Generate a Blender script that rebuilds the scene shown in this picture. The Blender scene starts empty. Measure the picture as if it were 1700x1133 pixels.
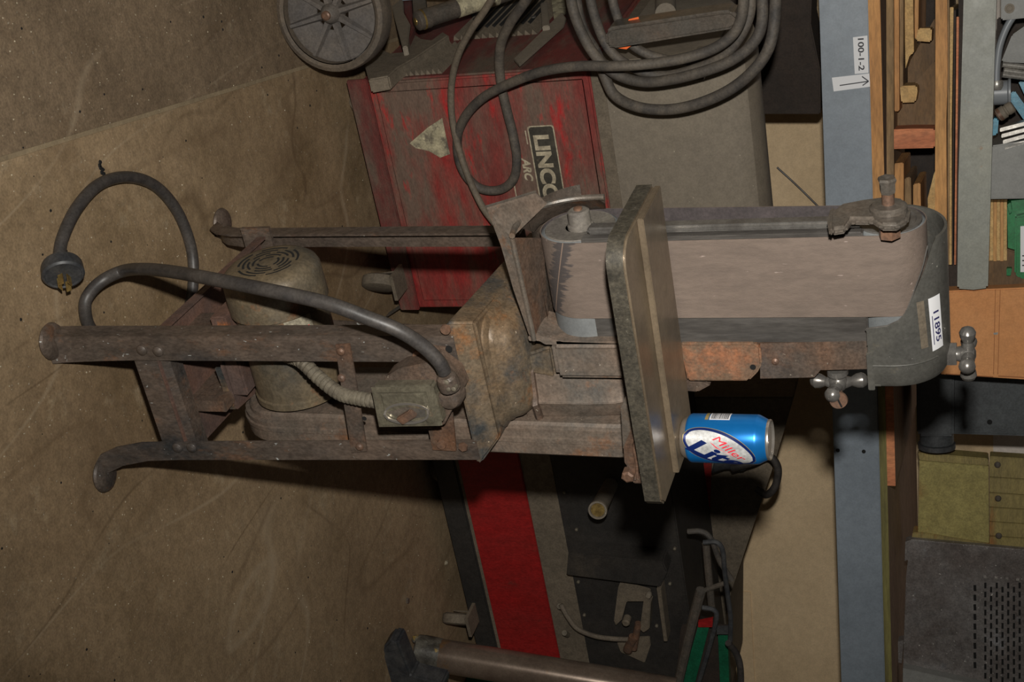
import bpy, bmesh, math, random
from mathutils import Vector, Matrix
from math import sin, cos, radians, pi
random.seed(7)
S = bpy.context.scene
C = S.collection
# ------------------------------------------------------------------ camera, flash, world
TH, PITCH, F_PX, CAM_H = radians(30), radians(20), 2361.0, 1.4
def unyaw(x, y, z):                       # world X runs along the sander's drum axis
    return Vector((x*cos(TH)+y*sin(TH), -x*sin(TH)+y*cos(TH), z))
CR = unyaw(1, 0, 0)                                   # the photographer's right
CF = unyaw(0, cos(PITCH), -sin(PITCH))                # forward
CU = unyaw(0, sin(PITCH), cos(PITCH))                 # up
EYE = Vector((0, 0, CAM_H))
cam = bpy.data.cameras.new('camera'); co = bpy.data.objects.new('camera', cam); C.objects.link(co)
cam.sensor_width = 36; cam.sensor_fit = 'HORIZONTAL'; cam.lens = 36*F_PX/1700; cam.clip_start = .02
m = Matrix.Identity(4)
for i, v in enumerate((CU, -CR, -CF)):                # camera held on its side
    for j in range(3): m[j][i] = v[j]
m.translation = EYE; co.matrix_world = m
S.camera = co
# flash on the camera's shoe, which points to the photographer's left
fl = bpy.data.lights.new('flash', 'SPOT'); fo = bpy.data.objects.new('flash', fl); C.objects.link(fo)
fl.energy = 225; fl.shadow_soft_size = .022; fl.spot_size = radians(82); fl.spot_blend = 1.0; fl.color = (1, .965, .9)
fm = m.copy(); aim = (CF*1.0 - CR*.13 + CU*.05).normalized()
fz = -aim; fx = CU.cross(fz).normalized(); fy = fz.cross(fx)
for i, v in enumerate((fx, fy, fz)):
    for j in range(3): fm[j][i] = v[j]
fm.translation = EYE - CR*.15 + CF*.03 + CU*.02; fo.matrix_world = fm
w = bpy.data.worlds.new('world'); S.world = w; w.use_nodes = True
w.node_tree.nodes['Background'].inputs[0].default_value = (1, .9, .75, 1)
w.node_tree.nodes['Background'].inputs[1].default_value = .03
S.view_settings.view_transform = 'Standard'; S.view_settings.look = 'None'
S.view_settings.gamma = 1; S.view_settings.use_curve_mapping = False; S.view_settings.exposure = 0.0
# ------------------------------------------------------------------ locating helpers
def ray(x, y): return CF + CR*((y-566.5)/F_PX) + CU*((x-850)/F_PX)
def py(x, y, Y): d = ray(x, y); return EYE + d*(Y/d.y)
def px(x, y, X): d = ray(x, y); return EYE + d*(X/d.x)
def pz(x, y, Z): d = ray(x, y); return EYE + d*((Z-CAM_H)/d.z)
PHI = radians(-16)
RN = Vector((-sin(PHI), cos(PHI), 0)); RD = Vector((cos(PHI), sin(PHI), 0))   # the rack's normal and run
def pr(x, y, Y0): d = ray(x, y); return EYE + d*(Y0*cos(PHI)/d.dot(RN))
# ------------------------------------------------------------------ materials
def lin(c): return tuple([((v/255+.055)/1.055)**2.4 if v > 10 else v/255/12.92 for v in c]+[1])
def mat(name, c1, c2=None, sc=8, c3=None, t3=(.55, .7), sc3=3, rough=.6, metal=0, bump=.15, bsc=None, st=(1, 1, 1), speck=None, sp=.7, c4=None, t4=(.55, .7), sc4=20, grain=.22):
    M = bpy.data.materials.new(name); M.use_nodes = True; nt = M.node_tree; N = nt.nodes; L = nt.links
    b = N['Principled BSDF']; b.inputs['Roughness'].default_value = rough; b.inputs['Metallic'].default_value = metal
    g = N.new('ShaderNodeNewGeometry'); mp = N.new('ShaderNodeMapping'); mp.inputs['Scale'].default_value = st
    L.new(g.outputs['Position'], mp.inputs[0])
    def noise(s, det=7, r=.6):
        n = N.new('ShaderNodeTexNoise'); n.inputs['Scale'].default_value = s; n.inputs['Detail'].default_value = det
        n.inputs['Roughness'].default_value = r; L.new(mp.outputs[0], n.inputs['Vector']); return n.outputs['Fac']
    def ramp(src, a, bb):
        r = N.new('ShaderNodeMapRange'); r.inputs[1].default_value = a; r.inputs[2].default_value = bb; L.new(src, r.inputs[0]); return r.outputs[0]
    def mix(f, A, B):
        x = N.new('ShaderNodeMix'); x.data_type = 'RGBA'; L.new(f, x.inputs[0])
        for s, v in ((6, A), (7, B)):
            if isinstance(v, tuple): x.inputs[s].default_value = v
            else: L.new(v, x.inputs[s])
        return x.outputs[2]
    col = lin(c1)
    if c2: col = mix(ramp(noise(sc), .36, .64), col, lin(c2))
    if c3: col = mix(ramp(noise(sc3, 9, .68), *t3), col, lin(c3))
    if c4: col = mix(ramp(noise(sc4, 9, .7), *t4), col, lin(c4))
    if speck: col = mix(ramp(noise(160, 2, .5), sp, sp+.03), col, lin(speck))
    if grain:
        for s_, lo in ((55, 1-grain*.8), (230, 1-grain), (4, 1-grain*.5)):
            x = N.new('ShaderNodeMix'); x.data_type = 'RGBA'; x.blend_type = 'MULTIPLY'; x.inputs[0].default_value = 1
            if isinstance(col, tuple): x.inputs[6].default_value = col
            else: L.new(col, x.inputs[6])
            r = N.new('ShaderNodeMapRange'); r.inputs[1].default_value = .38; r.inputs[2].default_value = .6; r.inputs[3].default_value = lo; r.inputs[4].default_value = 1.06
            L.new(noise(s_, 5, .65), r.inputs[0]); L.new(r.outputs[0], x.inputs[7]); col = x.outputs[2]
    if isinstance(col, tuple): b.inputs['Base Color'].default_value = col
    else: L.new(col, b.inputs['Base Color'])
    if bump:
        bp = N.new('ShaderNodeBump'); bp.inputs['Strength'].default_value = bump; bp.inputs['Distance'].default_value = .003
        L.new(noise(bsc or 60, 6, .6), bp.inputs['Height']); L.new(bp.outputs[0], b.inputs['Normal'])
        rr = N.new('ShaderNodeMapRange'); rr.inputs[3].default_value = max(.05, rough-.13); rr.inputs[4].default_value = min(1, rough+.13)
        L.new(noise(25), rr.inputs[0]); L.new(rr.outputs[0], b.inputs['Roughness'])
    M['mix'] = 1
    return M
def flat(name, c, rough=.5, metal=0): return mat(name, c, rough=rough, metal=metal, bump=0, grain=0)
T = {}
T['concrete'] = mat('concrete', (137, 115, 88), (162, 139, 109), 2.2, (110, 90, 62), (.5, .7), 1.3, .62, 0, .25, 45, (1, 1, 1), (186, 174, 154), .705, (172, 154, 126), (.58, .74), 9, .2)
T['concrete_old'] = mat('concrete_old', (119, 101, 80), (141, 121, 97), 2.6, (98, 82, 62), (.52, .7), 1.8, .68, 0, .3, 45, (1, 1, 1), (182, 170, 150), .705, (154, 138, 114), (.6, .74), 12, .25)
def scuff(M):
    nt = M.node_tree; N = nt.nodes; L = nt.links; b = N['Principled BSDF']; src = b.inputs['Base Color'].links[0].from_socket
    g = N.new('ShaderNodeNewGeometry')
    def mt(op, a, bb):
        n = N.new('ShaderNodeMath'); n.operation = op; n.use_clamp = op == 'MULTIPLY'
        for i, v in enumerate((a, bb)):
            if isinstance(v, (int, float)): n.inputs[i].default_value = v
            else: L.new(v, n.inputs[i])
        return n.outputs[0]
    def no(sc, det, rot, st, dist=0):
        mp = N.new('ShaderNodeMapping'); mp.inputs['Rotation'].default_value = (0, 0, rot); mp.inputs['Scale'].default_value = st; L.new(g.outputs['Position'], mp.inputs[0])
        n = N.new('ShaderNodeTexNoise'); n.inputs['Scale'].default_value = sc; n.inputs['Detail'].default_value = det; n.inputs['Distortion'].default_value = dist
        L.new(mp.outputs[0], n.inputs['Vector']); return n.outputs['Fac']
    for sc, rot, st, wd, col, amt in ((1.6, .4, (1, .35, 1), .0035, (180, 162, 136), .38), (1.3, 1.5, (1, .4, 1), .003, (176, 158, 132), .35), (2.2, 2.3, (1, .5, 1), .005, (84, 66, 46), .5), (3.0, .9, (1, .3, 1), .012, (96, 76, 54), .35)):
        line = mt('MULTIPLY', mt('SUBTRACT', wd, mt('ABSOLUTE', mt('SUBTRACT', no(sc, 1.5, rot, st), .5), 0)), 1/wd)
        f = mt('MULTIPLY', mt('MULTIPLY', line, mt('MULTIPLY', mt('SUBTRACT', no(3, 5, 0, (1, 1, 1)), .45), 8)), amt)
        x = N.new('ShaderNodeMix'); x.data_type = 'RGBA'; L.new(f, x.inputs[0]); L.new(src, x.inputs[6]); x.inputs[7].default_value = lin(col); src = x.outputs[2]
    f = mt('MULTIPLY', mt('SUBTRACT', no(2.2, 9, .6, (1, .3, 1), .6), .56), 5); f = mt('MULTIPLY', f, .45)
    x = N.new('ShaderNodeMix'); x.data_type = 'RGBA'; L.new(f, x.inputs[0]); L.new(src, x.inputs[6]); x.inputs[7].default_value = lin((92, 70, 46)); src = x.outputs[2]
    L.new(src, b.inputs['Base Color'])
scuff(T['concrete']); scuff(T['concrete_old'])
T['rust_side'] = mat('rusted_side', (116, 96, 78), (134, 102, 78), 14, (96, 88, 76), (.54, .66), 8, .55, .1, .25, 120, (1, 1, 1), (190, 150, 120), .73, (158, 102, 70), (.54, .68), 10, .28)
T['joint'] = mat('joint_fill', (148, 131, 104), (130, 114, 90), 8, rough=.8, grain=.12)
T['rust'] = mat('rusty_painted_steel', (92, 82, 74), (112, 92, 78), 14, (128, 88, 62), (.52, .72), 9, .5, .2, .25, 120, (1, 1, 1), (176, 166, 150), .735, (66, 64, 62), (.56, .7), 18, .3)
T['leg'] = mat('leg_steel', (96, 86, 78), (112, 96, 84), 9, (60, 62, 64), (.52, .68), 6, .45, .2, .25, 130, (1, 1, .5), (186, 188, 184), .725, (128, 92, 68), (.58, .7), 14, .3)
T['rust_orange'] = mat('orange_rust', (110, 97, 80), (124, 102, 78), 12, (70, 72, 72), (.48, .62), 9, .5, .15, .3, 90, (1, 1, 1), (200, 182, 158), .745, (144, 100, 64), (.55, .66), 14, .3)
T['rust_pan'] = mat('shelf_pan_rust', (112, 82, 68), (92, 76, 70), 12, (166, 100, 52), (.6, .68), 10, .65, .1, .2, 110)
T['dark_iron'] = mat('dark_iron', (92, 88, 82), (108, 98, 88), 14, (118, 92, 70), (.58, .74), 8, .4, .25, .18, 120)
T['motor'] = mat('motor_paint', (106, 96, 80), (122, 106, 82), 12, (80, 78, 72), (.5, .66), 7, .5, .15, .12, 100, (1, 1, 1), None, .7, (148, 98, 64), (.58, .68), 9, .25)
T['guard'] = mat('belt_guard_paint', (108, 98, 88), (122, 104, 90), 10, (86, 84, 80), (.52, .7), 8, .55, .1, .15, 100, (1, 1, 1), (170, 160, 146), .74, (134, 94, 66), (.58, .7), 12, .25)
T['table'] = mat('table_steel', (132, 117, 97), (110, 97, 81), 7, (144, 131, 113), (.56, .74), 5, .33, .4, .04, 200, (1, 1, 1), grain=.12)
T['table_edge'] = mat('table_edge_cast', (92, 86, 74), (70, 66, 58), 180, (132, 126, 112), (.6, .72), 240, .5, .3, .1, 300, grain=.3)
T['chrome'] = mat('worn_chrome', (136, 133, 128), (112, 108, 104), 30, rough=.27, metal=.6, bump=.03, grain=.12)
T['platen'] = mat('platen_steel', (102, 98, 94), (84, 80, 76), 30, (130, 96, 68), (.62, .74), 9, .35, .3, .05, st=(1, 1, .15))
T['drum'] = mat('drum_rubber', (108, 110, 110), (98, 101, 102), 12, rough=.6, bump=.03, grain=.06)
T['disc'] = mat('drum_end', (124, 118, 108), (104, 98, 92), 18, rough=.6, metal=.1, bump=.15)
T['hood'] = mat('hood_cast', (96, 94, 88), (84, 83, 79), 9, (118, 110, 94), (.62, .76), 12, .38, .25, .08, 70, (1, 1, 1), (180, 176, 166), .745, grain=.14)
T['rust_body'] = mat('rusty_body', (114, 100, 86), (134, 100, 76), 14, (88, 86, 80), (.5, .64), 9, .55, .1, .25, 120, (1, 1, 1), (190, 150, 120), .73, (156, 102, 70), (.56, .68), 16, .3)
T['cable'] = mat('rubber_cable', (58, 55, 54), (74, 69, 65), 25, rough=.45, bump=.08, bsc=90)
T['cable_dusty'] = mat('dusty_cable', (104, 95, 84), (74, 69, 64), 12, (60, 57, 55), (.5, .66), 16, .7, 0, .15, 80)
T['cable_tan'] = mat('tan_cable', (114, 103, 88), (98, 88, 76), 14, rough=.75, bump=.1)
T['conduit'] = mat('conduit', (124, 116, 100), (98, 90, 78), 40, rough=.6, metal=.2)
T['switch'] = mat('switch_plate', (122, 116, 99), (98, 92, 79), 30, (132, 106, 84), (.6, .74), 20, .35, .3, .08)
T['brass'] = mat('brass', (196, 168, 104), (150, 124, 76), 60, rough=.35, metal=.7)
T['rubber'] = mat('black_rubber', (52, 54, 58), (74, 74, 74), 30, rough=.5, bump=.1)
T['red'] = mat('dusty_red_paint', (150, 40, 38), (122, 56, 50), 7, (106, 86, 74), (.44, .62), 4, .6, 0, .08, 60, (.45, 1, 1.6), None, .7, (176, 30, 32), (.56, .68), 12, .22)
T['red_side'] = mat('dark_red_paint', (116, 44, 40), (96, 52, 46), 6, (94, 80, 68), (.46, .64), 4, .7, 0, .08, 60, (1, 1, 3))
T['red_clean'] = mat('red_panel', (160, 30, 30), (140, 34, 32), 8, (96, 52, 44), (.56, .72), 14, .5, 0, .08, 60, (1, 1, .5))
T['dust_gray'] = mat('dusty_gray_sheet', (126, 116, 101), (112, 103, 91), 4, (94, 87, 78), (.56, .76), 3, .7, 0, .06, 40, (1, 1, 1), (180, 172, 150), .755, grain=.1)
T['dust_gray2'] = mat('dusty_gray_band', (118, 106, 90), (102, 92, 78), 5, rough=.8)
T['black_panel'] = mat('black_panel', (44, 42, 40), (54, 50, 46), 9, (80, 72, 62), (.6, .8), 5, .6, 0, .05)
T['wheel'] = mat('wheel_gray', (88, 84, 82), (104, 96, 88), 10, rough=.7, bump=.1)
T['tire'] = mat('tire', (100, 88, 74), (82, 74, 66), 14, rough=.8)
T['sticker'] = mat('torn_sticker', (150, 142, 118), (192, 182, 150), 50, (110, 102, 88), (.5, .62), 40, .8)
T['blackmark'] = mat('plate_black', (56, 52, 44), (70, 66, 56), 40, (104, 92, 78), (.64, .76), 30, .6)
T['cream'] = mat('lettering_cream', (190, 178, 152), (156, 144, 122), 60, rough=.6, bump=0)
T['blue_steel'] = mat('blue_gray_enamel', (122, 131, 140), (114, 123, 132), 5, (104, 112, 120), (.64, .8), 6, .45, 0, .03, 40, grain=.06)
T['gray_green'] = mat('gray_green_paint', (134, 136, 128), (142, 142, 130), 6, (150, 108, 66), (.66, .72), 14, .5, 0, .04, 60, grain=.1)
T['gray_box'] = mat('gray_box', (132, 132, 128), (124, 124, 121), 5, rough=.55, bump=.03, grain=.06)
T['wood'] = mat('pine', (206, 156, 96), (188, 134, 78), 12, (150, 104, 62), (.6, .74), 14, .7, 0, .2, 60, (.15, .15, 1))
T['wood_dark'] = mat('weathered_board', (128, 104, 76), (150, 120, 82), 14, (96, 78, 58), (.54, .7), 10, .8, 0, .25, 60, (.15, .15, 1))
T['wood_red'] = mat('reddish_block', (186, 112, 74), (206, 136, 92), 12, rough=.7, st=(1, .3, .3))
T['wood_brown'] = mat('brown_ply', (120, 90, 56), (100, 76, 48), 10, rough=.7, st=(.3, .3, 1))
T['wood_light'] = mat('light_block', (212, 176, 116), (188, 150, 94), 16, rough=.7)
T['ply_green'] = mat('green_ply_edge', (124, 118, 66), (92, 84, 50), 14, rough=.7, st=(.2, .2, 3))
T['ply_top'] = mat('ply_top', (176, 144, 120), (158, 128, 106), 6, rough=.75, st=(.3, 1, 1))
T['crate'] = mat('olive_crate', (172, 160, 98), (148, 136, 80), 8, (150, 108, 58), (.54, .7), 5, .6, 0, .1, 40, (1, 1, 1))
T['crate_slat'] = mat('olive_slat', (158, 142, 86), (132, 118, 76), 8, (160, 104, 50), (.52, .66), 6, .6, 0, .1, 40, (.5, .5, 2))
T['cardboard'] = mat('cardboard', (206, 146, 94), (198, 137, 86), 8, rough=.8, bump=.04, grain=.07)
T['cardline'] = flat('cardboard_print', (150, 96, 56), .8)
T['dark_machine'] = mat('dark_enamel', (76, 80, 82), (66, 68, 70), 7, rough=.45, bump=.03)
T['chassis'] = mat('greasy_sheet', (138, 134, 132), (112, 104, 100), 9, (176, 176, 180), (.6, .7), 14, .3, .25, .3, 80, (1, 1, 1), (220, 216, 210), .72, (84, 76, 70), (.55, .7), 7, .25)
T['wall'] = mat('plywood_wall', (222, 196, 158), (208, 182, 144), 3, (176, 142, 98), (.6, .72), 1.6, .75, 0, .02, grain=.05)
T['wall_up'] = mat('white_wall', (225, 215, 205), (214, 204, 194), 3, rough=.8, grain=.04)
T['green'] = mat('green_paint', (24, 104, 72), (18, 84, 58), 9, rough=.5)
T['green_bin'] = mat('green_plastic', (16, 124, 66), (14, 112, 58), 9, rough=.4, bump=.02)
T['white'] = flat('label_white', (222, 222, 224), .6)
T['ink'] = flat('ink', (38, 38, 46), .6)
T['ink_blue'] = flat('ink_blue', (44, 44, 88), .6)
T['alu'] = mat('aluminium', (190, 186, 178), (160, 156, 150), 40, rough=.35, metal=.6, bump=.03)
T['teal'] = mat('teal_plastic', (60, 150, 176), (44, 120, 146), 20, rough=.4)
T['graycable'] = flat('gray_pvc', (128, 132, 136), .4)
T['orange'] = flat('orange_tag', (240, 110, 50), .6)
T['shaft'] = mat('turned_steel', (134, 118, 104), (110, 94, 82), 8, (136, 98, 54), (.62, .74), 7, .24, .45, 0, 200, (1, 1, 1), grain=.1)
T['dirt'] = mat('greasy_tape', (110, 106, 96), (60, 56, 50), 26, (178, 146, 60), (.58, .66), 24, .5, 0, .5, 60)
T['darkwood'] = mat('dark_wood_and_shade', (58, 46, 38), (46, 38, 32), 8, rough=.8)
T['can_blue'] = mat('can_blue', (28, 126, 204), (20, 114, 192), 20, rough=.28, metal=.55, bump=0, grain=0)
T['can_navy'] = flat('can_navy', (18, 38, 98), .3, .3)
T['can_gold'] = flat('can_gold', (176, 160, 104), .3, .5)
T['can_silver'] = mat('can_silver', (222, 222, 220), (206, 206, 206), 60, rough=.35, metal=.3, bump=0)
T['can_red'] = flat('can_red', (222, 40, 60), .35)
T['can_alu'] = flat('can_alu', (214, 206, 196), .25, .85)
T['hole'] = flat('dark_hole', (12, 11, 10), .9)
T['tag_label'] = mat('motor_label', (170, 162, 140), (120, 112, 96), 120, rough=.6)
T['rustbolt'] = mat('rusty_bolt', (130, 98, 78), (104, 84, 72), 50, rough=.5, metal=.3)
# the belt's own material: abrasive cloth with a worn, blackened splice
def belt_mat():
    M = mat('abrasive_belt', (111, 97, 87), (104, 91, 82), 9, (96, 86, 79), (.6, .8), 14, .75, 0, .2, 900, (1, 1, .25), (150, 134, 126), .73, grain=.09)
    nt = M.node_tree; N = nt.nodes; L = nt.links; b = N['Principled BSDF']
    src = b.inputs['Base Color'].links[0].from_socket
    g = N.new('ShaderNodeNewGeometry'); sx = N.new('ShaderNodeSeparateXYZ'); L.new(g.outputs['Position'], sx.inputs[0])
    def mt(op, a, bb):
        n = N.new('ShaderNodeMath'); n.operation = op
        for i, v in enumerate((a, bb)):
            if isinstance(v, (int, float)): n.inputs[i].default_value = v
            else: L.new(v, n.inputs[i])
        return n.outputs[0]
    s = mt('ADD', sx.outputs[2], mt('MULTIPLY', sx.outputs[0], .30))       # skewed splice coordinate
    d = mt('ABSOLUTE', mt('SUBTRACT', s, 1.0535), 0)
    n = N.new('ShaderNodeTexNoise'); n.inputs['Scale'].default_value = 40; n.inputs['Detail'].default_value = 8
    mp = N.new('ShaderNodeMapping'); mp.inputs['Scale'].default_value = (5, 1, 1.2); L.new(g.outputs['Position'], mp.inputs[0]); L.new(mp.outputs[0], n.inputs['Vector'])
    bf = mt('MULTIPLY', mt('SUBTRACT', .037, mt('ADD', d, mt('MULTIPLY', n.outputs[0], .045))), 160); bf = mt('MINIMUM', mt('MAXIMUM', bf, 0), .85)
    band = mt('MULTIPLY', bf, mt('LESS_THAN', sx.outputs[1], 1.66))
    line = mt('MULTIPLY', mt('LESS_THAN', d, .0008), mt('LESS_THAN', sx.outputs[1], 1.66))
    for f, c in ((band, (62, 58, 58)), (line, (130, 110, 96))):
        x = N.new('ShaderNodeMix'); x.data_type = 'RGBA'; L.new(f, x.inputs[0]); L.new(src, x.inputs[6]); x.inputs[7].default_value = lin(c); src = x.outputs[2]
    L.new(src, b.inputs['Base Color']); return M
T['belt'] = belt_mat()
T['belt_back'] = mat('belt_backing', (74, 66, 66), (62, 56, 56), 20, (104, 78, 60), (.64, .74), 8, .8)
# ------------------------------------------------------------------ mesh helpers
class MB:
    def __init__(s): s.bm = bmesh.new()
    def face(s, vs, mi=0):
        try: f = s.bm.faces.new(vs); f.material_index = mi; return f
        except ValueError: return None
    def prism(s, pts, vec, mi=0):
        vec = Vector(vec); A = [s.bm.verts.new(p) for p in pts]; B = [s.bm.verts.new(Vector(p)+vec) for p in pts]
        s.face(A, mi); s.face(B[::-1], mi); n = len(A)
        for i in range(n): s.face([A[i], B[i], B[(i+1) % n], A[(i+1) % n]], mi)
        return s
    def box(s, x0, x1, y0, y1, z0, z1):
        return s.prism([(x0, y0, z0), (x1, y0, z0), (x1, y1, z0), (x0, y1, z0)], (0, 0, z1-z0))
    def obb(s, o, u, v, w): o, u, v = Vector(o), Vector(u), Vector(v); return s.prism([o, o+u, o+u+v, o+v], w)
    def loft(s, rings, cap=True, closed=True):
        R = [[s.bm.verts.new(p) for p in r] for r in rings]; n = len(R[0])
        for a, b in zip(R, R[1:]):
            for i in range(n if closed else n-1): s.face([a[i], a[(i+1) % n], b[(i+1) % n], b[i]])
        if cap: s.face(R[0][::-1]); s.face(R[-1])
        return s
    def lathe(s, o, ax, prof, seg=24, ph=0, cap=True):
        o = Vector(o); ax = Vector(ax).normalized(); u = ax.orthogonal().normalized(); v = ax.cross(u)
        return s.loft([[o+ax*t+(u*cos(2*pi*i/seg+ph)+v*sin(2*pi*i/seg+ph))*max(r, 1e-4) for i in range(seg)] for t, r in prof], cap)
    def cyl(s, a, b, r, seg=20, r2=None, ph=0):
        a, b = Vector(a), Vector(b); return s.lathe(a, b-a, [(0, r), ((b-a).length, r if r2 is None else r2)], seg, ph)
    def ball(s, c, r, seg=16):
        return s.lathe(Vector(c), (0, 0, 1), [(-r*cos(pi*i/10), r*sin(pi*i/10)) for i in range(11)], seg)
    def tube(s, pts, r, seg=12, step=8, cap=True, sq=None):
        P = [Vector(p) for p in pts]; Q = []
        rs = r if isinstance(r, list) else [r]*len(P); rr = []
        if len(P) > 2 and step > 1:
            E = [P[0]*2-P[1]]+P+[P[-1]*2-P[-2]]
            for i in range(1, len(E)-2):
                for k in range(step):
                    t = k/step; a, b, c, d = E[i-1:i+3]
                    Q.append(.5*((2*b)+(c-a)*t+(2*a-5*b+4*c-d)*t*t+(3*b-a-3*c+d)*t**3)); rr.append(rs[i-1]*(1-t)+rs[i]*t)
            Q.append(P[-1]); rr.append(rs[-1])
        else: Q = P; rr = rs
        rings = []; u = None
        for i, q in enumerate(Q):
            t = (Q[min(i+1, len(Q)-1)]-Q[max(i-1, 0)]).normalized()
            u = t.orthogonal().normalized() if u is None else (u-t*u.dot(t)).normalized()
            v = t.cross(u); rad = rr[i](i) if callable(rr[i]) else rr[i]
            rings.append([q+(u*cos(2*pi*k/seg)+v*sin(2*pi*k/seg))*rad for k in range(seg)])
        return s.loft(rings, cap)
def thing(name, label, cat, loc=(0, 0, 0), group=None):
    o = bpy.data.objects.new(name, None); C.objects.link(o); o.location = loc; o.empty_display_size = .05
    o['label'] = label; o['category'] = cat
    if group: o['group'] = group
    return o
WP = {}
def obj(name, mb, mt, parent=None, bev=0, ang=32, seg=2, label=None, cat=None, group=None, kind=None, loc=None):
    bm = mb.bm
    if bev:
        bm.normal_update(); bmesh.ops.recalc_face_normals(bm, faces=bm.faces)
        es = [e for e in bm.edges if len(e.link_faces) == 2 and e.calc_face_angle(0) > radians(30)]
        if es: bmesh.ops.bevel(bm, geom=es, offset=bev, segments=seg, affect='EDGES', clamp_overlap=True)
    bmesh.ops.recalc_face_normals(bm, faces=bm.faces)
    base = Vector((0, 0, 0)); p = parent
    while p: base += Vector(p.location); p = p.parent
    off = base.copy()
    if loc is not None: off = Vector(loc)
    elif parent is None and bm.verts:
        c = Vector((0, 0, 0))
        for v in bm.verts: c += v.co
        c /= len(bm.verts); c.z = min(v.co.z for v in bm.verts); off = c
    bmesh.ops.translate(bm, verts=bm.verts, vec=-off)
    me = bpy.data.meshes.new(name); bm.to_mesh(me); bm.free()
    for mm in (mt if isinstance(mt, list) else [mt]): me.materials.append(T[mm])
    for f in me.polygons: f.use_smooth = True
    me.set_sharp_from_angle(angle=radians(ang))
    o = bpy.data.objects.new(name, me); C.objects.link(o)
    if parent: o.parent = parent
    o.location = off-base
    if label: o['label'] = label
    if cat: o['category'] = cat
    if group: o['group'] = group
    if kind: o['kind'] = kind
    return o
def copy_tree(o, d, parent=None, label=None):
    c = o.copy(); C.objects.link(c)
    if parent is None: c.location = Vector(o.location)+Vector(d)
    else: c.parent = parent
    if label: c['label'] = label
    for ch in list(o.children): copy_tree(ch, d, c)
    return c
def text(name, s, mt, o, u, v, h, parent, thick=.0006, off=0, wmax=None, shear=0, label=None, kind=None):
    cu = bpy.data.curves.new(name, 'FONT'); cu.body = s; cu.size = 1; cu.offset = off; cu.extrude = 0; cu.shear = shear
    t = bpy.data.objects.new(name, cu); C.objects.link(t)
    bpy.context.view_layer.update()
    me = bpy.data.meshes.new_from_object(t.evaluated_get(bpy.context.evaluated_depsgraph_get()))
    C.objects.unlink(t); bpy.data.objects.remove(t)
    xs = [p.co.x for p in me.vertices]; ys = [p.co.y for p in me.vertices]
    x0, x1, y0, y1 = min(xs), max(xs), min(ys), max(ys); k = h/(y1-y0); kx = k if not wmax else wmax/(x1-x0)
    u, v, o = Vector(u).normalized(), Vector(v).normalized(), Vector(o); n = u.cross(v)
    bm = bmesh.new(); bm.from_mesh(me)
    for p in bm.verts: p.co = o+u*((p.co.x-x0)*kx)+v*((p.co.y-y0)*k)+n*thick
    mb = MB(); mb.bm.free(); mb.bm = bm
    return obj(name, mb, mt, parent, label=label, kind=kind)
def rr(cx, cy, hx, hy, r, z, n=5):
    P = []
    for qx, qy, a0 in ((1, 1, 0), (-1, 1, 90), (-1, -1, 180), (1, -1, 270)):
        for k in range(n+1):
            a = radians(a0+90*k/n); P.append((cx+qx*(hx-r)+r*cos(a), cy+qy*(hy-r)+r*sin(a), z))
    return P
def PY(pts, Y): return [py(x, y, Y) for x, y in pts]
def PX(pts, X): return [px(x, y, X) for x, y in pts]
def PZ(pts, Z): return [pz(x, y, Z) for x, y in pts]
def PR(pts, Y): return [pr(x, y, Y) for x, y in pts]
# ------------------------------------------------------------------ setting
j0, j1 = pz(0, 265, 0), pz(560, 95, 0); jd = (j1-j0).normalized(); jn = Vector((-jd.y, jd.x, 0))
A, B = j0-jd*4, j0+jd*9
fb = MB()
hw = .004
fb.prism([A-jn*hw, B-jn*hw, B-jn*9, A-jn*9], (0, 0, -.1), 0)
fb.prism([A+jn*hw, B+jn*hw, B+jn*9, A+jn*9], (0, 0, -.1), 1)
fb.prism([A-jn*hw-Vector((0, 0, .002)), B-jn*hw-Vector((0, 0, .002)), B+jn*hw-Vector((0, 0, .002)), A+jn*hw-Vector((0, 0, .002))], (0, 0, -.06), 2)
obj('floor', fb, ['concrete', 'concrete_old', 'joint'], kind='structure', loc=(0, 0, 0))
WY = 4.35
wc = RN*(WY*cos(PHI))
wb = MB(); wb.prism([wc-RD*5, wc+RD*6, wc+RD*6+Vector((0, 0, 1.30)), wc-RD*5+Vector((0, 0, 1.30))], RN*.1, 0)
wb.prism([wc-RD*5+Vector((0, 0, 1.30)), wc+RD*6+Vector((0, 0, 1.30)), wc+RD*6+Vector((0, 0, 3)), wc-RD*5+Vector((0, 0, 3))], RN*.1, 1)
# plywood sheet joints
obj('wall_back', wb, ['wall', 'wall_up'], kind='structure', loc=(0, 0, 0))
s1 = pr(1246, 983, WY)
tb = MB(); q = Vector((s1.x, s1.y, 0)); tb.obb(q-RN*.004, RD*1.25, (0, 0, s1.z), RN*.004)
obj('trim_1', tb, 'wall', kind='structure')
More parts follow.
